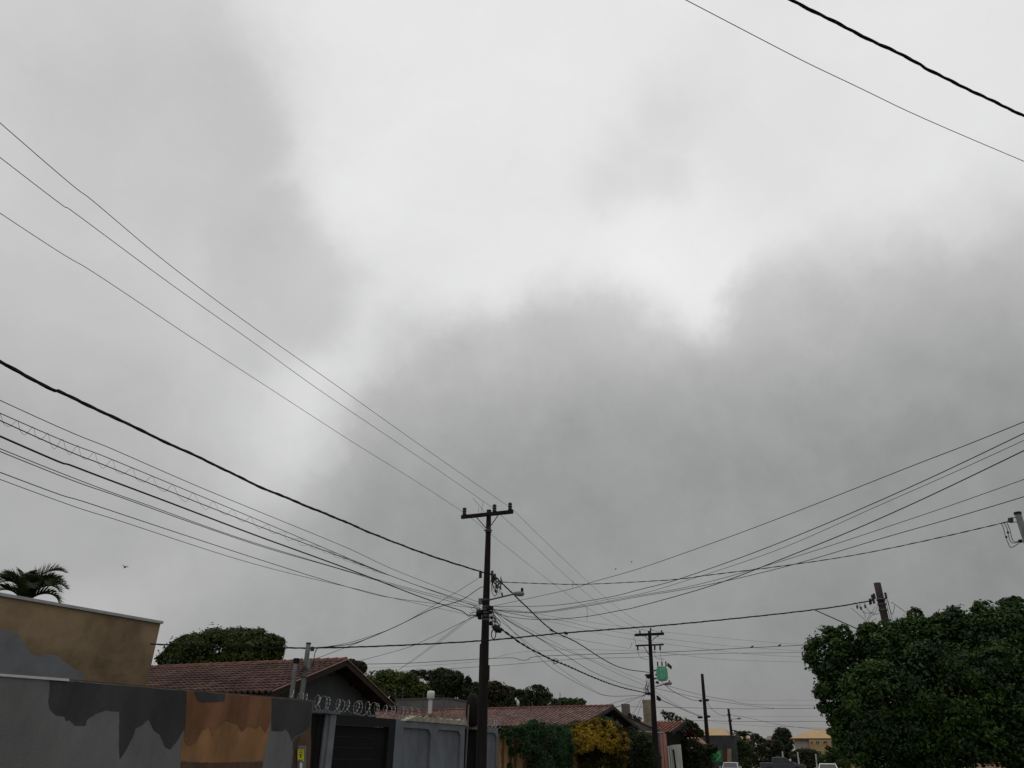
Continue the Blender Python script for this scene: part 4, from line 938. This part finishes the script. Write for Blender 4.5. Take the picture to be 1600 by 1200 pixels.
# thin masts
for lb, x, y0, y1, Y in (('thin antenna mast just right of the grey gable', 619, 1076, 1100, 50), ('thin antenna mast between gable and water tank', 630, 1073, 1103, 52), ('thin antenna mast left of the water tank', 662, 1082, 1100, 58), ('thin antenna mast right of the water tank', 693.5, 1085, 1101, 58), ('lattice antenna mast over the weathered tiled ridge', 875, 1082, 1106, 56)):
    t = at(x, y0, Y); o = thing('antenna_mast', lb, 'antenna', Vector((t.x, t.y, 0)), 'roof antennas')
    MB().tube([Vector((t.x, t.y, 0)), t], [.04, .02], 5).build('mast', steel, o)
    for k in range(3): MB().tube([t - Z * (.15 + .2 * k) - NR * (.1 + .06 * k), t - Z * (.15 + .2 * k) + NR * (.1 + .06 * k)], .01, 4).build('antenna_rod', steel, o)

# ------------------------------------------------------------------ foliage
def leafmat(n, c, c2=None, tr=.25, isl=.4): return mat(n, c, .7, .35, .8, island=isl, trans=tr, spec=.15, col2=c2)
def foliage(name, lobes, n, size, m, parent, seed=1, shell=.6, clump=14, droop=.0, csz=3.0, aspect=.5, sub=.32, stray=.06, diffuse=.14):
    """lobes: (centre, rx, ry, rz). Leaf-sized quads set on many small clump-lobes that cover each lobe's surface."""
    rs = np.random.RandomState(seed)
    L0 = np.array([list(l[0]) + list(l[1:4]) for l in lobes]); vol = (L0[:, 3] * L0[:, 4] * L0[:, 5]) ** (1 / 3)
    sc_, sr_ = [], []
    for q, v_ in zip(L0, vol):
        k = int(min(90, max(8, 5.0 / (sub * sub))) * (1 if v_ > 1 else .7)); d = rs.normal(size=(k, 3)); d /= np.linalg.norm(d, axis=1)[:, None]
        r = v_ * sub * rs.uniform(.55, 1.2, k); f = np.minimum(1 - r / q[3:].min() * .8, .95).clip(.2) * rs.uniform(.82, 1.0, k)
        sc_.append(q[:3] + d * q[3:] * f[:, None]); sr_.append(r)
    sc_ = np.concatenate(sc_); sr_ = np.concatenate(sr_)
    # drop clumps buried deep inside other lobes
    keep = np.ones(len(sc_), bool)
    for q in L0: keep &= (((sc_ - q[:3]) / q[3:]) ** 2).sum(1) > .30
    if keep.sum() > 5: sc_, sr_ = sc_[keep], sr_[keep]
    nd = int(n * diffuse); n -= nd
    w = sr_ ** 2; w /= w.sum(); idx = rs.choice(len(sc_), n, p=w)
    d = rs.normal(size=(n, 3)); d /= np.linalg.norm(d, axis=1)[:, None]; d[:, 2] = np.where(rs.rand(n) < .55, np.abs(d[:, 2]), d[:, 2])
    k = .45 + .6 * rs.rand(n) ** .5; k *= np.where(rs.rand(n) < stray, 1 + .5 * rs.rand(n), 1.0)
    P = sc_[idx] + d * (k * sr_[idx])[:, None] * np.array([1, 1, .8])
    if nd:
        wl = vol ** 2; wl /= wl.sum(); ii = rs.choice(len(L0), nd, p=wl); d2 = rs.normal(size=(nd, 3)); d2 /= np.linalg.norm(d2, axis=1)[:, None]
        P = np.concatenate([P, L0[ii, :3] + d2 * L0[ii, 3:] * (.55 + .42 * rs.rand(nd) ** .6)[:, None]]); d = np.concatenate([d, d2])
    N_ = len(P)
    nrm = d * .8 + rs.normal(size=(N_, 3)) * .45 + np.array([0, 0, .35]); nrm /= np.linalg.norm(nrm, axis=1)[:, None]
    a = np.cross(nrm, rs.normal(size=(N_, 3))); a[:, 2] -= droop; a -= nrm * (a * nrm).sum(1)[:, None]; a /= np.linalg.norm(a, axis=1)[:, None] + 1e-9
    b = np.cross(nrm, a); s = size * rs.uniform(.6, 1.25, N_)[:, None]
    o = np.array(parent['_o']); P = P - o
    v = np.stack([P - a * s * .5, P + b * s * .5 * aspect + nrm * s * .06, P + a * s * .5, P - b * s * .5 * aspect + nrm * s * .06], 1).reshape(-1, 3)
    v[:, 2] = np.maximum(v[:, 2], -o[2] + .05)
    me = bpy.data.meshes.new(name); me.vertices.add(len(v)); me.vertices.foreach_set('co', v.ravel())
    me.loops.add(N_ * 4); me.loops.foreach_set('vertex_index', np.arange(N_ * 4, dtype=np.int32))
    me.polygons.add(N_); me.polygons.foreach_set('loop_start', np.arange(0, N_ * 4, 4, dtype=np.int32)); me.polygons.foreach_set('loop_total', np.full(N_, 4, np.int32))
    me.update(); me.validate(); me.materials.append(m)
    ob = bpy.data.objects.new(name, me); C.objects.link(ob); ob.parent = parent; return ob
bark = mat('bark', (.07, .055, .042), .95, .35, 5, .5, 30, streak=.7)
def limbs(parent, base, tips, r):
    mb = MB(); mid = base.lerp(sum(tips, Vector()) / len(tips), .45)
    mb.tube([base, base.lerp(mid, .5) + Vector((.05, 0, 0)), mid], [r, r * .85, r * .75], 8)
    for t in tips: mb.tube([mid, mid.lerp(t, .5) + Z * (t - mid).length * .12, t], [r * .6, r * .4, r * .12], 6)
    return mb.build('trunk', bark, parent, True)
def tree(label, px_lobes, Y, leaf, n, m, name='tree', cat='tree', group=None, seed=1, base_px=None, trunk=.25, dk=.8, shell=.55, clump=14, csz=3.0, core=True, droop=0., aspect=.5, sub=.26, stray=.14, diffuse=.14):
    lobes = []
    for l in px_lobes:
        x, y, rx, ry = l[:4]; dy = l[4] if len(l) > 4 else 0; k = mpp(x, y, Y + dy)
        lobes.append((at(x, y, Y + dy), rx * k * 1.06, max(rx, ry) * k * dk, ry * k * 1.06))
    cx = sum(l[0].x for l in lobes) / len(lobes); cy = sum(l[0].y for l in lobes) / len(lobes)
    t = thing(name, label, cat, Vector((cx, cy, 0)), group)
    cr = foliage('crown', lobes, n, leaf, m, t, seed, shell, clump, droop, csz, aspect, sub, stray, diffuse)
    if trunk: limbs(t, Vector((cx, cy, 0)), [l[0] for l in lobes][:9], trunk)
    return t, lobes
ficus = leafmat('leaf_dark_green', (.02, .04, .013), (.045, .083, .02), .22, .5)
dkg = leafmat('leaf_deep', (.022, .033, .016), (.038, .056, .022)); ylw = leafmat('leaf_yellow_green', (.045, .065, .016), (.075, .095, .022))
mid = leafmat('leaf_mid', (.032, .052, .017), (.05, .08, .024)); olive = leafmat('leaf_olive', (.034, .038, .022), (.055, .056, .03)); vine = leafmat('leaf_creeper', (.024, .055, .022), (.042, .09, .032))
# big clipped tree at the right
tree('big dense dark green clipped tree filling the lower right corner',
     [(1298, 1025, 43, 46), (1312, 1085, 38, 50), (1330, 1140, 36, 44), (1345, 1170, 34, 28), (1385, 1020, 56, 50), (1375, 1100, 60, 70, -1), (1440, 1015, 55, 55), (1480, 1085, 80, 85, -1.2), (1510, 1010, 60, 62), (1570, 1005, 60, 66),
      (1590, 1085, 80, 85, -1.2), (1650, 1020, 70, 78), (1420, 1150, 60, 44, -1), (1520, 1155, 75, 38, -1.2), (1620, 1160, 75, 36, -1.2), (1700, 1090, 70, 90), (1431, 966, 13, 18), (1496, 968, 18, 16), (1535, 955, 18, 18), (1585, 950, 26, 18), (1360, 990, 22, 18), (1320, 992, 14, 16), (1283, 1012, 18, 18), (1400, 1060, 90, 80, 1.5), (1540, 1060, 95, 90, 1.5), (1470, 980, 22, 22), (1385, 1180, 60, 34, -.5), (1460, 1182, 60, 30, -.8), (1340, 1150, 44, 46), (1420, 1120, 90, 60, 1), (1560, 1130, 90, 60, 1), (1600, 1178, 60, 30, -.8), (1330, 1060, 44, 60, .5)],
     16, .082, 230000, ficus, 'clipped_tree', seed=4, trunk=.2, dk=.75, aspect=.62, sub=.23, stray=.22)
# round tree behind the grey gable
tree('round dark green tree behind the grey gabled house', [(345, 1030, 95, 46), (300, 1022, 45, 30), (390, 1020, 52, 36), (345, 1005, 40, 22), (300, 1006, 26, 16), (385, 1000, 38, 18), (420, 1018, 28, 28), (265, 1032, 24, 14), (340, 1060, 105, 40)], 47, .2, 70000, leafmat('leaf_mango', (.028, .04, .013), (.062, .08, .02)), seed=6, group='trees behind the roofs', sub=.34, stray=.12, diffuse=.06)
T_ = [('olive tree peeking over the right slope of the grey gable', [(545, 1040, 20, 9), (560, 1044, 13, 10), (530, 1036, 10, 6)], 60, .3, 5000, olive),
      ('yellowish green spreading tree right of the grey gable', [(610, 1075, 42, 26), (590, 1066, 26, 18), (630, 1064, 28, 14), (650, 1085, 22, 20)], 75, .3, 16000, ylw),
      ('tall airy tree with pale branches above the water tank', [(655, 1053, 20, 7), (672, 1056, 14, 8), (640, 1060, 8, 5)], 90, .3, 3600, olive),
      ('dense dark tree right of the water tank', [(695, 1070, 26, 24), (712, 1062, 14, 14), (690, 1052, 16, 8), (735, 1085, 24, 18), (731, 1066, 6, 10), (680, 1090, 20, 18)], 88, .32, 17000, dkg),
      ('brownish dark tree directly behind the near pole', [(760, 1085, 28, 20), (780, 1082, 16, 16), (775, 1072, 10, 8), (795, 1088, 18, 14), (745, 1076, 12, 10)], 95, .32, 13000, leafmat('leaf_brownish', (.045, .04, .024), (.06, .058, .03))),
      ('dark layered tree with a flat head above the weathered roof', [(838, 1080, 21, 9), (848, 1088, 16, 10), (828, 1092, 22, 12), (862, 1098, 14, 6), (812, 1086, 12, 8), (800, 1096, 14, 9)], 92, .32, 11000, dkg),
      ('low dark tree above the right end of the weathered ridge', [(893, 1099, 17, 7), (905, 1099, 9, 5), (880, 1100, 9, 5)], 90, .3, 4500, mid)]
for k, (lb, lo, Y, lf, n, m) in enumerate(T_):
    xs = [l[0] for l in lo]; xm = (min(xs) + max(xs)) / 2; wd = (max(xs) - min(xs)) / 2 + 10
    if 'airy' not in lb and 'olive' not in lb: lo = lo + [(xm - wd * .55, 1103, wd * .6, 12), (xm + wd * .55, 1103, wd * .6, 12)]
    tree(lb, lo, Y, lf, int(n * 1.3), m, seed=20 + k, group='trees behind the roofs', trunk=.3, sub=(.3, .36, .42)[k % 3], stray=.3, diffuse=(.1, .2)[k % 2])
# pale bare branches
p0 = at(668, 1100, 90); mb = MB(); rnd = random.Random(4)
br = thing('bare_tree', 'pale bare branches seen through the airy crown by the water tank', 'tree', Vector((p0.x, p0.y, 0)), 'trees behind the roofs')
mb.tube([Vector((p0.x, p0.y, 0)), p0], [.3, .2], 6)
for k in range(16):
    q = at(668 + rnd.uniform(-24, 10), 1052 + rnd.uniform(0, 34), 90 + rnd.uniform(-2, 2)); m_ = p0.lerp(q, .5) + Vector((rnd.uniform(-.6, .6), 0, rnd.uniform(-.3, .6)))
    mb.tube(catmull([p0, m_, q], 3), [.13, .12, .11, .09, .07, .05, .03], 5)
mb.build('branches', mat('bark_pale', (.3, .28, .25), .9, .25), br)
# creeper on the ochre wall, yellow bush and neighbours
tree('green creeper mounded over the ochre boundary wall', [(830, 1146, 30, 18, -1.2), (808, 1148, 22, 13, -3), (860, 1148, 26, 18, .6), (838, 1135, 20, 11, -.8), (850, 1172, 36, 34, .0), (832, 1192, 24, 36, -1.4), (872, 1162, 18, 30, 1.4), (788, 1147, 8, 10, -3.9), (795, 1158, 5, 8, -3.5), (858, 1195, 28, 36, .6), (884, 1168, 13, 34, 3.0), (882, 1200, 16, 30, 2.8), (838, 1205, 34, 30, -1.0), (818, 1165, 12, 18, -2.4)], 36, .10, 75000, vine, 'creeper', 'creeper', seed=40, trunk=.06, dk=.4, sub=.36, stray=.25, diffuse=.22)
for k, (x, y) in enumerate(((787, 1190), (797, 1200), (800, 1175))):
    tree('small dark tuft of creeper on the ochre wall, %s one' % ('left', 'lowest', 'uppermost')[k], [(x, y, 5, 9)], 32.8, .09, 500, vine, 'creeper_tuft', 'creeper', seed=50 + k, trunk=.015, dk=.4)
yb, _ = tree('rounded shrub with mustard yellow flowers in front of the weathered tiled roof', [(932, 1165, 48, 40), (905, 1152, 26, 26), (955, 1152, 28, 26), (930, 1140, 30, 18), (965, 1172, 20, 30), (900, 1178, 20, 30), (930, 1197, 52, 34)], 42, .12, 30000, leafmat('leaf_shrub', (.05, .052, .014), (.085, .08, .016)), 'flowering_shrub', 'shrub', seed=60, trunk=.1, dk=.9)
k_ = lambda x, y, r: (at(x, y, 41.2), r * mpp(x, y, 41), r * mpp(x, y, 41), r * mpp(x, y, 41) * .75)
rnd = random.Random(9); fl = []
for k in range(190):
    a = rnd.uniform(-.45, math.pi + .45); rr = rnd.uniform(.12, 1.0); x = 930 + 53 * rr * math.cos(a); y = 1167 - 43 * rr * math.sin(a)
    dz = 1 - rr * rr; p = at(x, y, 42 - 1.75 * math.sqrt(max(0, dz))); w_ = rnd.uniform(3.5, 7) * mpp(x, y, 42)
    fl.append((p, w_, w_, w_ * .75))
foliage('flowers', fl, 46000, .085, leafmat('petal_mustard', (.25, .165, .016), (.36, .25, .022), .3, .45), yb, 61, aspect=.8, sub=.5)
S_ = [('dark green shrub between the yellow bush and the transformer pole', [(995, 1165, 20, 28), (985, 1150, 12, 14), (1008, 1175, 16, 26), (1000, 1190, 24, 26)], 50, .14, 9000, dkg),
      ('small green shrub just above the yellow bush', [(945, 1128, 12, 8), (938, 1124, 8, 6), (952, 1131, 9, 7)], 46, .13, 2200, vine),
      ('low olive shrub behind the transformer pole foot', [(1010, 1160, 16, 14), (1018, 1185, 14, 26)], 57, .15, 5000, olive),
      ('dark bushy hedge right of the pink columns', [(1080, 1175, 24, 20), (1100, 1180, 18, 16), (1070, 1168, 12, 12), (1090, 1195, 28, 14), (1112, 1170, 10, 8)], 74, .2, 11000, dkg),
      ('scraggly tree above the small tiled house', [(1042, 1118, 8, 6), (1050, 1120, 9, 7), (1060, 1124, 7, 4), (1036, 1113, 4, 3), (1070, 1125, 5, 3), (1076, 1130, 4, 6)], 95, .35, 380, dkg),
      ('dark drooping shrub right of the small tiled house roof', [(1085, 1138, 8, 8), (1093, 1145, 8, 7), (1080, 1132, 5, 6), (1078, 1148, 6, 8)], 82, .25, 2200, dkg),
      ('thin weeds sprouting along the parapet wall', [(990, 1122, 6, 5), (997, 1124, 7, 4), (984, 1118, 4, 4)], 60, .16, 420, olive),
      ('bright green clipped shrub beside the farthest pole', [(1163, 1172, 15, 14), (1158, 1165, 12, 8), (1170, 1180, 10, 12), (1155, 1185, 14, 14)], 90, .2, 9000, mid),
      ('long hedge of mixed shrubs at the street end', [(1185, 1165, 16, 14), (1200, 1172, 18, 14), (1175, 1190, 16, 12), (1212, 1168, 14, 12), (1190, 1185, 22, 14), (1180, 1153, 8, 8)], 112, .3, 9000, olive),
      ('round dark tree left of the straw-roofed house', [(1223, 1152, 15, 15), (1230, 1160, 10, 14), (1214, 1158, 8, 12), (1224, 1172, 13, 16)], 135, .4, 8000, leafmat('leaf_far_dark', (.028, .038, .024), (.04, .05, .03))),
      ('mid green shrub in front of the cream wall', [(1255, 1178, 16, 9), (1245, 1182, 14, 9), (1268, 1182, 14, 11), (1262, 1192, 26, 10)], 108, .28, 7000, olive),
      ('shrub under the yellow front of the straw-roofed house', [(1300, 1178, 12, 10), (1288, 1188, 14, 9), (1310, 1186, 12, 14), (1293, 1168, 4, 4)], 105, .26, 5000, mid),
      ('low yellowish shrub at the right of the white far car', [(1318, 1195, 14, 8), (1305, 1198, 8, 6)], 70, .16, 2500, ylw),
      ('thin grassy shrub left of the parked pickup', [(1168, 1193, 8, 9), (1160, 1197, 8, 8)], 88, .18, 2000, ylw)]
for k, (lb, lo, Y, lf, n, m) in enumerate(S_): tree(lb, lo, Y, lf, n, m, 'shrub' if 'tree' not in lb.split(' left')[0] else 'tree', 'shrub' if 'tree' not in lb.split(' left')[0] else 'tree', seed=70 + k, trunk=.08, clump=10, csz=2.8, shell=.4)
# palms
def palm(label, px, py, Y, fr, nf, leafl, m, seed=1, trunk=.16, group='palms', width=.04, rise=(.2, 1.2), az_list=None, bend=1.7):
    t0 = at(px, py, Y); t = thing('palm_tree', label, 'palm tree', Vector((t0.x, t0.y, 0)), group); rnd = random.Random(seed)
    MB().tube([Vector((t0.x, t0.y, 0)), Vector((t0.x, t0.y, t0.z * .5)) + NR * .1, t0], [trunk * 1.3, trunk, trunk * .8], 9).build('trunk', bark, t, True)
    for k in range(nf):
        if az_list: a, e0, Lf = az_list[k]
        else: a = 2 * math.pi * k / nf + rnd.uniform(-.2, .2); e0 = rnd.uniform(*rise); Lf = fr * rnd.uniform(.8, 1.1)
        h = Vector((math.cos(a), math.sin(a), 0)); pts = []; p = Vector(t0); n = 16
        for i in range(n + 1):
            e = e0 - (i / n) ** 1.5 * bend ; pts.append(Vector(p)); p += (h * math.cos(e) + Z * math.sin(e)) * (Lf / n)
        mb = MB().tube(pts, [.03 * (1 - .8 * i / n) for i in range(n + 1)], 4)
        for i in range(2, n * 3):
            tt = i / (n * 3); j = min(int(tt * n), n - 1); q = pts[j].lerp(pts[j + 1], tt * n - j); d = (pts[j + 1] - pts[j]).normalized()
            sd = d.cross(Z); sd = sd.normalized() if sd.length > .05 else Vector((-h.y, h.x, 0)); upv = sd.cross(d)
            ll = leafl * math.sin(math.pi * (.12 + .86 * tt)) ** .6 * rnd.uniform(.85, 1.1)
            for s in (-1, 1):
                dr_ = (sd * s * .8 + d * .7 + upv * .45).normalized(); e1 = q + dr_ * ll * .55; e2 = q + dr_ * ll - Z * ll * rnd.uniform(.0, .25)
                wv_ = d * width * .5
                mb.add([q - wv_, q + wv_, e1 + wv_, e2, e1 - wv_], [(0, 1, 2, 3, 4)])
        mb.build('frond', m, t)
    return t
palmm = leafmat('leaf_palm', (.024, .036, .014), (.045, .062, .02), .2, .4)
rx = math.pi
palm('feathery palm above the beige building at the left edge', 36, 944, 31, 2.3, 16, .72, palmm, 3, az_list=[(0.1, 1.42, 2.0), (-.5, 1.25, 1.85), (.6, 1.3, 2.0), (math.pi - .1, 1.42, 2.1), (math.pi + .5, 1.35, 2.0), (math.pi - .7, 1.3, 2.0), (1.2, 1.55, 2.0), (-1.3, 1.55, 1.8), (.25, 1.62, 2.3), (math.pi, 1.25, 2.0), (-.9, 1.1, 1.8), (2.3, 1.2, 1.9), (0.0, 1.15, 1.8), (.3, .9, 1.6), (math.pi + .2, .95, 1.7), (1.9, 1.6, 1.9)], width=.034, bend=2.2)
palm('small distant palm above the ochre roofed house', 1162, 1152, 118, 1.6, 10, .6, dkg, 5, .12)
palm('second small distant palm left of the ochre roofed house', 1156, 1150, 124, 1.5, 9, .5, dkg, 6, .1)

# ------------------------------------------------------------------ right side walls under the big tree
RW = Plane(at(1500, 1190, 33), S)
for lb, x0, x1, yt, m in (('white wall strip showing under the big tree', 1462, 1507, 1192, cop), ('narrow green gate strip under the big tree', 1507.5, 1510.5, 1191, mat('gate_green', (.05, .2, .06), .6, .2)), ('brown gate post under the big tree', 1511, 1518, 1190, mat('gate_brown', (.25, .12, .07), .8, .2)), ('peach wall showing under the big tree', 1518.5, 1640, 1187, mat('wall_peach', (.5, .34, .24), .9, .15))):
    a, b = hit(x0, yt, at(1500, 1190, 33), at(1500, 1190, 33) + NR), hit(x1, yt, at(1500, 1190, 33), at(1500, 1190, 33) + NR)
    o = thing('boundary_wall' if 'wall' in lb else 'gate_post', lb, 'wall' if 'wall' in lb else 'gate', Vector(((a.x + b.x) / 2, (a.y + b.y) / 2, 0)))
    MB().prism([Vector((a.x, a.y, 0)), Vector((b.x, b.y, 0)), Vector((b.x, b.y, a.z)), a], S * .2).build('wall_body', m, o)
# white fence posts at the street end
for k, (x0, y0, x1) in enumerate(((1173, 1182, 1175.5), (1222.5, 1174, 1225), (1246, 1175, 1250), (1274.5, 1178, 1277), (1298, 1178, 1299.5), (1316, 1186, 1317), (1304, 1177, 1306))):
    t = at(x0, y0, 105); b = at(x1, 1204, 105); b.z = 0
    o = tag(MB().tube([Vector((b.x, b.y, 0)), t], .09, 6).build('fence_post', mat('post_white', (.5, .5, .47), .8, .15)), 'thin white fence post at the street end, number %s from the left' % ('one', 'two', 'three', 'four', 'five', 'seven', 'six')[k], 'fence post', 'white fence posts')
gt = at(1190, 1178, 118)
pb = thing('garden_pillar', 'small pale broken pillar in the far shrubs', 'pillar', Vector((gt.x, gt.y, 0)))
MB().tube([Vector((gt.x, gt.y, 0)), at(1189, 1168, 118)], [.35, .25], 6).build('shaft', wh, pb); MB().box(at(1195, 1181, 118), 1.2, .5, .5).build('base_block', wh, pb)

# ------------------------------------------------------------------ vehicles
glass = mat('car_glass', (.008, .009, .01), .1, .1, spec=.35); tyre = mat('tyre_black', (.02, .02, .02), .9, .1); rim = mat('rim_grey', (.25, .25, .26), .4, .1, metal=.5)
headl = mat('headlight', (.6, .6, .6), .15, .05, spec=.8)
def vehicle(label, name, cat, loc, rz, prof, cab, width, paint, wheels, wr, group):
    """prof: side outline (x,z) of lower body; cab: outline of greenhouse; x forward"""
    t = thing(name, label, cat, loc, group, rz); w = width / 2
    def extr(poly, w0, w1, top):   # taper the sides towards the top
        mb = MB(); n = len(poly); zmin = min(p[1] for p in poly); zmax = max(p[1] for p in poly); v = []
        for s in (-1, 1):
            for x, z in poly: k = (z - zmin) / (zmax - zmin + 1e-6); v.append((x, s * (w0 + (w1 - w0) * k), z))
        f = [tuple(range(n)), tuple(range(2 * n - 1, n - 1, -1))] + [(i + n, (i + 1) % n + n, (i + 1) % n, i) for i in range(n)]
        return mb.add(v, f)
    body = extr(prof, w, w * .96, 0).build('body', paint, t, local=True)
    cabo = extr(cab, w * .95, w * .74, 0).build('cab', paint, t, local=True)
    for ob in (body, cabo):
        bm_ = ob.modifiers.new('b', 'BEVEL'); bm_.width = .05; bm_.segments = 2
    # windows: front, rear, sides set just proud of the cab
    (xa, z0), (xb, z1), (xc, z2), (xd, z3) = cab[0], cab[1], cab[-2], cab[-1]
    zmn = min(p[1] for p in cab); zmx = max(p[1] for p in cab)
    wy = lambda z: w * (.95 + (.74 - .95) * (z - zmn) / (zmx - zmn))
    def quad(x0, za, x1, zb, off):
        q = Vector((x1 - x0, 0, zb - za)).normalized(); nn = Vector((q.z, 0, -q.x)) * off
        a_, b_ = Vector((x0, 0, za)).lerp(Vector((x1, 0, zb)), .12), Vector((x0, 0, za)).lerp(Vector((x1, 0, zb)), .9); y0, y1 = wy(a_.z) * .9, wy(b_.z) * .9
        return MB().add([a_ + nn + Vector((0, -y0, 0)), a_ + nn + Vector((0, y0, 0)), b_ + nn + Vector((0, y1, 0)), b_ + nn + Vector((0, -y1, 0))], [(0, 1, 2, 3)])
    quad(xd, z3, xc, z2, .006).build('windscreen', glass, cabo, local=True); quad(xa, z0, xb, z1, -.006).build('rear_window', glass, cabo, local=True)
    za, zb = zmn + .1 * (zmx - zmn), zmx - .14 * (zmx - zmn)
    ra = lambda z: xa + (xb - xa) * (z - z0) / (z1 - z0) + .1; fa = lambda z: xd + (xc - xd) * (z - z3) / (z2 - z3) - .1
    for s in (-1, 1):
        for lo, hi in ((0, .47), (.52, 1)):
            f = lambda z, k: ra(z) + (fa(z) - ra(z)) * k
            v = [(f(za, lo), s * (wy(za) + .008), za), (f(za, hi), s * (wy(za) + .008), za), (f(zb, hi), s * (wy(zb) + .008), zb), (f(zb, lo), s * (wy(zb) + .008), zb)]
            MB().add(v, [(0, 1, 2, 3)]).build('side_window', glass, cabo, local=True)
        MB().box((fa(za) - .05, s * (w + .1), za + .08), .12, .2, .15).build('mirror', paint, t, local=True)
        fx = max(p[0] for p in prof); bxm = min(p[0] for p in prof); zz = sorted(p[1] for p in prof)[len(prof) // 2]
        MB().box((fx - .1, s * w * .72, .78), .22, .4, .18).build('headlight', headl, t, local=True)
        MB().box((bxm + .02, s * w * .8, .85), .1, .2, .3).build('tail_light', mat('tail_red', (.3, .02, .02), .3, .1), t, local=True)
        for x in wheels:
            wl = MB().tube([(x, s * (w - .22), wr), (x, s * (w + .01), wr)], wr, 18).build('wheel', tyre, t, local=True)
            MB().tube([(x, s * (w + .005), wr), (x, s * (w + .03), wr)], wr * .6, 12).build('rim', rim, wl, local=True)
    return t
angS = math.atan2(S.y, S.x); angN = math.atan2(NR.y, NR.x)
tp = at(1222, 1190, 101)
vehicle('dark grey double-cab pickup parked sideways at the street end', 'pickup_truck', 'pickup', Vector((tp.x, tp.y, .12)), angN + .12,
        [(-2.65, .55), (-2.65, 1.18), (-.55, 1.18), (1.15, 1.16), (2.35, 1.02), (2.6, .85), (2.62, .5), (2.1, .4), (-2.2, .42)], [(-1.25, 1.16), (-1.12, 1.78), (.3, 1.8), (1.32, 1.14)], 1.84, mat('paint_dark_grey', (.05, .053, .064), .35, .08, spec=.4), (-1.65, 1.6), .38, 'parked vehicles')
tp = at(1142, 1194, 76)
vehicle('pale teal hatchback, only its roof showing below the farthest pole', 'parked_car', 'car', Vector((tp.x, tp.y, -.02)), angS + math.pi,
        [(-1.8, .4), (-1.85, .85), (-1.0, .9), (1.0, .9), (1.8, .75), (1.85, .4)], [(-1.6, .88), (-1.15, 1.38), (.35, 1.4), (1.05, .88)], 1.62, mat('paint_teal_pale', (.42, .52, .5), .3, .05, spec=.6), (-1.2, 1.2), .3, 'parked vehicles')
tp = at(1293, 1195, 66)
vehicle('white car at the right street side with its windscreen facing us', 'parked_car', 'car', Vector((tp.x, tp.y, -.02)), angS + math.pi,
        [(-1.9, .4), (-1.95, .85), (-1.0, .9), (1.0, .9), (1.9, .75), (1.95, .4)], [(-1.7, .88), (-1.2, 1.38), (.35, 1.4), (1.05, .88)], 1.66, mat('paint_white', (.7, .7, .7), .3, .04, spec=.6), (-1.2, 1.25), .3, 'parked vehicles')

# ------------------------------------------------------------------ birds
bm_ = mat('bird_dark', (.02, .02, .02), .8, .1)
def bird(label, p, s, fly):
    t = thing('bird', label, 'bird', p)
    b = MB().tube([p + NR * (-1.0 * s) + Z * .25 * s, p + NR * (-.5 * s) + Z * .3 * s, p + Z * .5 * s, p + NR * .45 * s + Z * .75 * s, p + NR * .7 * s + Z * .95 * s, p + NR * .95 * s + Z * .9 * s], [.06 * s, .22 * s, .36 * s, .3 * s, .22 * s, .03 * s], 8)
    b.build('body', bm_, t, True)
    if fly:
        for sg_ in (-1, 1):
            w = MB(); v = S * sg_; q = p + Z * .6 * s
            w.add([q - NR * .3 * s, q + NR * .3 * s, q + v * 1.2 * s + Z * .5 * s + NR * .35 * s, q + v * 2.2 * s + Z * .2 * s - NR * .3 * s, q + v * 1.0 * s + Z * .4 * s - NR * .3 * s], [(0, 1, 2, 4), (2, 3, 4)])
            w.build('wing', bm_, t)
    return t
bird('small dark bird flying in the left sky above the palm', at(195, 888, 24), .07, True)
bird('left of two birds perched on the wavy cable', hit(1175, 1012.5, XA, XB), .1, False)
bird('right of two birds perched on the wavy cable', hit(1218, 1010.3, XA, XB), .1, False)
bird('tiny distant bird, higher of the two above the wires', at(987, 879, 70), .1, True)
bird('tiny distant bird, lower of the two above the wires', at(962, 890, 70), .1, True)
for o in list(bpy.data.objects):
    for k in ('_o', 'top'):
        if k in o: del o[k]
    if 'category' in o and 'kind' not in o: o['kind'] = 'thing'
